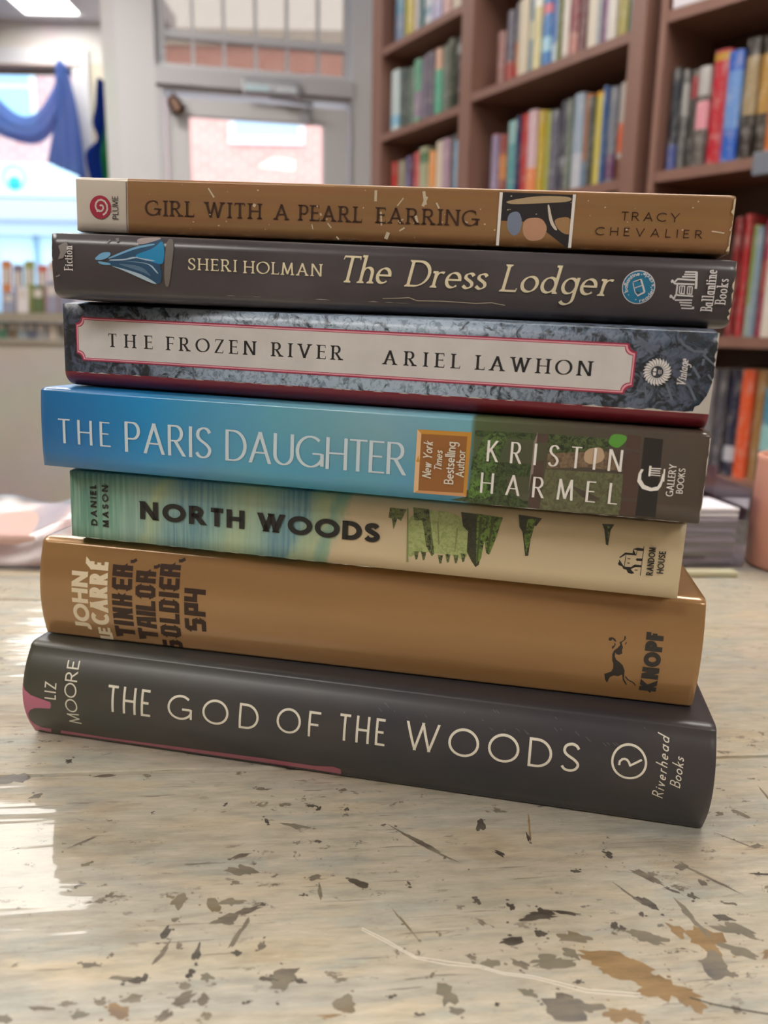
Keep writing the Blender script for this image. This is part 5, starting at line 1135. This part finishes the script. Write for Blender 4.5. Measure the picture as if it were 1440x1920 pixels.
row(B1, 1.628, 'far bay middle shelf', 'books on the far bay, middle shelf', cells([1.012, .967, .93, .887, .852, .826, .781, .75, .716, .685, .645, .618],
    [(.175, 'pale blue-white', '#b9c8cc', ((.1, .25, '#7fb3cf'),)), (.17, 'dark slate green', '#3f4d49', ()), (.168, 'sage green', '#66766a', ()), (.176, 'mint green', '#5f9b80', ((.1, .45, '#8c8090'),)), (.175, 'mauve', '#82748c', ()), (.176, 'dark grey purple', '#5b5465', ()), (.178, 'green-and-peach', '#59a98d', ((.62, .95, '#cfa791'),)), (.18, 'grey-green', '#6f7870', ()), (.185, 'dark olive', '#3c4430', ()), (.18, 'black-and-white', '#14140f', ((.7, .82, '#8d9490'), (.1, .2, '#b9bdb6'))), (.18, 'black', '#1d1c18', ())]))
row(B1, 1.345, 'far bay lower shelf', 'books on the far bay, lower shelf', cells([1.0, .974, .933, .905, .885, .845, .80, .773, .73, .691, .665, .630, .616],
    [(.20, 'scarlet', '#b3261f', ()), (.20, 'khaki', '#8b8470', ()), (.207, 'lavender blue', '#7d7fb0', ((.8, 1, '#2a2a78'),)), (.205, 'plum', '#5d3556', ()), (.21, 'red', '#c2443f', ()), (.215, 'green-topped beige', '#9b9f80', ((.85, 1, '#3c6b3e'),)), (.20, 'orange', '#dd9a5a', ((.0, .2, '#c25a4a'),)), (.222, 'cream', '#cfc4ae', ()), (.22, 'rosy mauve', '#a78a9c', ()), (.225, 'dark grey', '#44474a', ()), (.205, 'light blue', '#86aecb', ()), (.2, 'grey-blue', '#6c7c92', ())]))
row(B1, 1.644, 'middle bay upper shelf', 'books on the near bay, upper shelf', cells([.489, .463, .435, .414, .377, .356, .33, .3, .272, .264, .232, .204, .186, .148, .136, .115, .088, .06, .038, .02],
    [(.125, 'rose-brown', '#8b5f5b', ()), (.165, 'slate-and-red', '#555060', ((0, .25, '#9c3a34'),)), (.175, 'grey-and-orange', '#6f6f76', ((.0, .15, '#b8352b'), (.15, .45, '#b0683a'))), (.175, 'tall cream', '#c9bfa9', ()), (.18, 'steel blue', '#5c87a6', ((.4, .6, '#cfd2c0'),)), (.185, 'pale yellow', '#c3bb8c', ((.7, .9, '#dcdcd0'),)), (.185, 'bright blue', '#3f78b4', ((.2, .35, '#9cc9dd'), (.6, .7, '#c56a7a'))), (.185, 'blue-and-white', '#5b7fc0', ((.0, .25, '#c2d3df'),)), (.185, 'olive', '#6b7442', ()), (.19, 'white', '#dcd6cf', ((.0, .1, '#bdb3aa'),)), (.19, 'maroon', '#7b3039', ((.0, .25, '#a8716a'),)), (.19, 'grey maroon', '#6e4c50', ()), (.19, 'ivory', '#d8d0c0', ((.8, .95, '#b9c6c9'),)), (.19, 'light grey', '#a5abae', ()), (.19, 'purple', '#7d4b7f', ()), (.19, 'off-white', '#cfcbc6', ((.7, .8, '#77706b'),)), (.185, 'olive-yellow', '#a3994f', ()), (.185, 'cyan-blue', '#4ca0bb', ()), (.19, 'dark brown', '#4a3b38', ((.5, .7, '#9b7f7f'),))]))
row(B1, 1.363, 'middle bay lower shelf', 'books on the near bay, lower shelf', cells([.498, .471, .447, .403, .391, .356, .325, .302, .279, .25, .217, .204, .172, .155, .138, .107, .095, .071, .043, .022],
    [(.172, 'red-topped lilac', '#8a7a98', ((.85, 1, '#c23a2e'), (.0, .5, '#6c2c4e'))), (.168, 'maroon-and-orange', '#8b4038', ((.3, .6, '#c07a3e'),)), (.195, 'teal', '#4f969b', ((.7, 1, '#8fb8b8'),)), (.198, 'navy', '#27325f', ()), (.20, 'crimson red', '#b3332f', ()), (.2, 'lilac-and-orange', '#c6a9b2', ((.05, .35, '#d98250'),)), (.195, 'mustard yellow', '#b59a2c', ()), (.19, 'yellow-green', '#a3ab4a', ()), (.185, 'slate grey', '#5a5a6a', ()), (.2, 'charcoal', '#45454f', ((.3, .4, '#8a8a92'),)), (.198, 'grey-green', '#6c766c', ()), (.205, 'pale steel blue', '#93a3b5', ((.0, .4, '#b3b8c3'),)), (.2, 'orange', '#b9703f', ((.0, .3, '#4d7fa5'),)), (.19, 'dark olive grey', '#4a4c48', ()), (.195, 'lemon yellow', '#c4b654', ((.93, 1, '#d4a020'),)), (.2, 'royal blue', '#3b5f93', ()), (.195, 'grey-and-purple', '#767a86', ((.05, .3, '#6b4468'),)), (.2, 'white-and-orange', '#b3aca6', ((.0, .25, '#6b3b27'), (.3, .6, '#cc5a2c'))), (.205, 'tall cream', '#c6bda4', ())]))
row(B2, 1.365, 'right bookcase upper shelf', 'books on the right bookcase, upper shelf', cells([-.033, -.052, -.068, -.087, -.113, -.148, -.178, -.205, -.231, -.262, -.30, -.33],
    [(.19, 'dark blue-black', '#252b35', ((.0, .25, '#46528c'),)), (.185, 'grey-white speckled', '#5f5f60', ((.5, .8, '#9a9a98'),)), (.182, 'grey-and-red', '#3a3735', ((.65, .85, '#9c3a3f'), (.3, .6, '#8f8f8c'))), (.182, 'white-and-pink', '#57504d', ((.35, .6, '#d08a97'), (.65, .95, '#a9a6a4'), (.1, .35, '#a58a5e'))), (.205, 'bright red', '#b0142a', ((.93, 1, '#b58a1e'), (.05, .25, '#d96a72'))), (.195, 'cobalt blue', '#2058b4', ((.3, .8, '#5e88c4'),)), (.21, 'black-and-tan', '#2b2420', ((.4, .9, '#94815f'), (.12, .25, '#b3aca0'))), (.21, 'black-and-gold', '#30281f', ((.4, .9, '#a8813a'), (.08, .3, '#8a8684'))), (.215, 'orange tiger-striped', '#b8662a', ((.5, .56, '#2a1c14'), (.36, .42, '#2a1c14'), (.2, .26, '#2a1c14'), (.7, .76, '#4a2f22'))), (.2, 'rust', '#8a4a2a', ()), (.2, 'grey', '#6f6f70', ())]), 0)
row(B2, 1.045, 'right bookcase shelf behind the stack', 'books on the right bookcase, eye-level shelf', cells([-.195, -.211, -.226, -.238, -.251, -.265, -.285, -.31],
    [(.22, 'dark red', '#7c1c20', ()), (.225, 'scarlet', '#a8252c', ()), (.205, 'lime green', '#93a864', ((.0, .3, '#a5b6a8'),)), (.2, 'grey-blue', '#7d93a3', ()), (.21, 'crimson', '#96304a', ((.4, .7, '#a8504a'),)), (.208, 'ivory white', '#cdc6bb', ()), (.2, 'charcoal', '#4a4a4c', ())]))
row(B2, .772, 'right bookcase lowest shelf', 'books on the right bookcase, lower shelf', cells([-.17, -.19, -.212, -.24, -.267, -.289, -.313, -.34],
    [(.21, 'grey', '#77747a', ()), (.21, 'slate', '#4d4c56', ()), (.212, 'navy', '#20233f', ((.15, .3, '#b9bcc8'),)), (.212, 'vivid orange', '#d6552a', ()), (.212, 'tan', '#9c7444', ()), (.18, 'teal-blue', '#3a7f99', ((.3, .55, '#8cc0c2'), (.0, .2, '#2a4a5c'))), (.21, 'pale grey', '#bdbcb2', ())]))

# ------------------------------------------------------------------ low display case by the window with picture books
M_CAB = wallmat('beige_cabinet', '#cbc8be')
dc = thing('display_cabinet', 'low beige display cabinet with a front panel and open top shelf under the street window', 'cabinet', Matrix.Translation((-2.2, 4.3, 0)))
f = MB(); f.box((-1.2, -.12, 0), (1.0, -.10, .955), M_CAB); f.build('front_panel', dc)
f = MB(); f.box((-1.2, -.14, 1.055), (1.0, .22, 1.095), plain('#aaa291', .5)); f.build('top_shelf', dc)
f = MB(); f.box((-1.2, -.14, .945), (1.0, .22, .965), plain('#b5ad9c', .5)); f.build('shelf', dc)
for x in (-1.2, .98): f = MB(); f.box((x, -.10, 0), (x + .02, .22, 1.055), M_CAB); f.build('side_panel', dc)
rn = random.Random(3)
tops = [(-.06, '#d98f5e', .27, 'orange'), (.0, '#8c7d8f', .25, 'mauve'), (.06, '#a0a65c', .27, 'lime green'), (.13, '#cf6f5c', .25, 'coral'), (.19, '#dba878', .27, 'peach'), (.27, '#9a968f', .26, 'grey'), (.34, '#cfc088', .24, 'straw yellow'), (.40, '#b08a78', .27, 'brown'), (.47, '#c98a7a', .26, 'salmon')]
def face_card(x, y, z, w, h, c, word, place, grp, nm='picture_book', lean=-8, band='#d8d0c8'):
    f = MB(); f.box((0, 0, 0), (w, .012, h), plain(c, .5), None, .002); f.box((w * .15, -.0008, h * .55), (w * .85, 0, h * .85), plain(band, .5))
    o = f.build(nm, None, Matrix.Translation((x, y, z)) @ Matrix.Rotation(rad(lean), 4, 'X')); tag(o, f'{word} picture book {place}', 'book', grp); return o
for i, (dx, c, h, wd) in enumerate(tops):
    face_card(-1.98 + dx, 4.42, 1.097, .052, h, c, wd, 'in the back row on the beige display cabinet', 'picture books on the display cabinet')
for i, (dx, c, h, wd) in enumerate([(-.02, '#9aa0b8', .10, 'small blue-grey'), (.05, '#e3dde0', .13, 'small white'), (.13, '#5f7048', .14, 'small dark green'), (.20, '#9b98ac', .16, 'small lavender'), (.27, '#8e90a8', .17, 'small slate blue'), (.34, '#b9b2c0', .17, 'small pale lilac'), (.41, '#d9cfcb', .16, 'small cream')]):
    face_card(-1.95 + dx, 4.28, 1.097, .06, h, c, wd, 'in the front row on the beige display cabinet', 'picture books on the display cabinet')
for i, (dx, c, wd) in enumerate([(-.05, '#8d8088', 'dull mauve'), (.0, '#5d8a70', 'green'), (.055, '#7c6a52', 'brown'), (.10, '#a6b2b8', 'pale blue'), (.15, '#6f7488', 'slate'), (.20, '#a9a8ac', 'light grey'), (.26, '#cfc3b4', 'cream'), (.33, '#8c7d5e', 'olive brown')]):
    face_card(-1.98 + dx, 4.22, .967, .045, .082, c, wd, 'lying in the open slot of the beige display cabinet', 'small books in the cabinet slot', 'small_book', 0)

# ------------------------------------------------------------------ scarves by the window
def cloth(name, label, rows_, mat, mats=None):
    """rows_: list of poly lines (same length) making a draped sheet, thickened"""
    m = MB(); n_ = len(rows_[0]); k = len(rows_)
    def fine(pts):
        p = [pts[0]] + pts + [pts[-1]]; o = []
        for i in range(1, len(p) - 2):
            for q in range(6):
                t = q / 6; o.append(tuple(.5 * (2 * p[i][j] + (p[i + 1][j] - p[i - 1][j]) * t + (2 * p[i - 1][j] - 5 * p[i][j] + 4 * p[i + 1][j] - p[i + 2][j]) * t * t + (3 * p[i][j] - p[i - 1][j] - 3 * p[i + 1][j] + p[i + 2][j]) * t ** 3) for j in range(3)))
        return o + [pts[-1]]
    R_ = [fine(r) for r in rows_]; R_ = list(zip(*[fine(list(c)) for c in zip(*R_)])); k = len(R_); n_ = len(R_[0]); v = []
    for a, r in enumerate(R_):
        for b_, p in enumerate(r): v.append((p[0], p[1] + .012 * math.sin(a * 1.3), p[2]))
    m.add(v, [[a * n_ + b_, a * n_ + b_ + 1, (a + 1) * n_ + b_ + 1, (a + 1) * n_ + b_] for a in range(k - 1) for b_ in range(n_ - 1)], mat, True)
    o = m.build(name); md = o.modifiers.new('thickness', 'SOLIDIFY'); md.thickness = .002
    return o
def sheer(name, c, alpha=.75):
    t = NT(name); tr = t.n('ShaderNodeBsdfTranslucent'); tr.inputs[0].default_value = lin(c); df = t.n('ShaderNodeBsdfDiffuse'); df.inputs[0].default_value = lin(c)
    m1 = t.n('ShaderNodeMixShader'); m1.inputs[0].default_value = .55; t.link(df.outputs[0], m1.inputs[1]); t.link(tr.outputs[0], m1.inputs[2])
    tp = t.n('ShaderNodeBsdfTransparent'); m2 = t.n('ShaderNodeMixShader'); m2.inputs[0].default_value = alpha; t.link(tp.outputs[0], m2.inputs[1]); t.link(m1.outputs[0], m2.inputs[2]); t.link(m2.outputs[0], t.out.inputs[0])
    return t.m
Y0 = 5.05
sc_ = thing('blue_scarf', 'sheer blue scarf swagged along the top of the street window, its end hanging down', 'scarf', Matrix.Translation((0, 0, 0)))
sb = sheer('sheer_blue', '#6f8acb', .8)
# swag: upper edge and lower edge curves
swag = [[(-2.40 + .0, Y0, 2.50), (-2.28, Y0, 2.33), (-2.14, Y0, 2.21), (-2.02, Y0 - .02, 2.225), (-1.93, Y0, 2.36), (-1.87, Y0, 2.47)],
        [(-2.42, Y0 - .03, 2.47), (-2.31, Y0 - .05, 2.25), (-2.16, Y0 - .06, 2.13), (-2.02, Y0 - .06, 2.13), (-1.91, Y0 - .04, 2.28), (-1.86, Y0 - .02, 2.45)],
        [(-2.44, Y0, 2.44), (-2.34, Y0, 2.17), (-2.17, Y0, 2.07), (-2.01, Y0, 2.07), (-1.89, Y0, 2.22), (-1.85, Y0, 2.43)]]
o = cloth('swag', '', swag, sb); o.parent = sc_
tail = [[(-1.905, Y0 - .02, 2.44), (-1.915, Y0 - .02, 2.28), (-1.94, Y0 - .02, 2.13), (-1.985, Y0 - .02, 1.955)],
        [(-1.88, Y0 - .05, 2.485), (-1.88, Y0 - .06, 2.28), (-1.89, Y0 - .06, 2.12), (-1.91, Y0 - .06, 1.92)],
        [(-1.86, Y0 - .03, 2.49), (-1.84, Y0 - .03, 2.28), (-1.83, Y0 - .03, 2.11), (-1.83, Y0 - .03, 1.89)],
        [(-1.84, Y0, 2.46), (-1.805, Y0, 2.28), (-1.785, Y0, 2.10), (-1.77, Y0, 1.86)]]
o = cloth('tail', '', tail, sheer('sheer_blue_tail', '#6a86c6', .85)); o.parent = sc_
f = MB(); f.tube([(-3.0, 5.1, 2.485), (-1.78, 5.1, 2.485)], .008, plain('#8a7060', .5)); f.build('rod', sc_)
def hang(name, label, cols, mat):
    r = cloth(name, '', cols, mat); return tag(r, label, 'scarf', 'scarves hanging by the pillar')
hang('hanging_scarf', 'dark blue scarf hanging from a hook between the window and the white pillar', [[(-1.397, 4.2, 2.17), (-1.410, 4.2, 2.06), (-1.420, 4.18, 1.98), (-1.410, 4.2, 1.91), (-1.470, 4.2, 1.845), (-1.445, 4.2, 1.70)], [(-1.380, 4.18, 2.18), (-1.380, 4.17, 2.06), (-1.385, 4.17, 1.97), (-1.395, 4.17, 1.90), (-1.425, 4.17, 1.82), (-1.415, 4.17, 1.69)], [(-1.365, 4.2, 2.17), (-1.365, 4.2, 2.06), (-1.375, 4.2, 1.97), (-1.390, 4.2, 1.9), (-1.400, 4.2, 1.82), (-1.390, 4.2, 1.69)]], sheer('deep_blue', '#2748a4', .97))
hang('hanging_scarf', 'green and turquoise scarf hanging right beside the dark blue one at the white pillar', [[(-1.410, 4.29, 2.15), (-1.410, 4.29, 2.03), (-1.415, 4.29, 1.93), (-1.430, 4.29, 1.82), (-1.435, 4.29, 1.69)], [(-1.385, 4.27, 2.15), (-1.385, 4.27, 2.03), (-1.385, 4.27, 1.93), (-1.400, 4.27, 1.82), (-1.405, 4.27, 1.69)], [(-1.365, 4.29, 2.12), (-1.360, 4.29, 2.03), (-1.360, 4.29, 1.93), (-1.365, 4.29, 1.82), (-1.365, 4.29, 1.69)]], sheer('green_turquoise', '#3fb06e', .95))
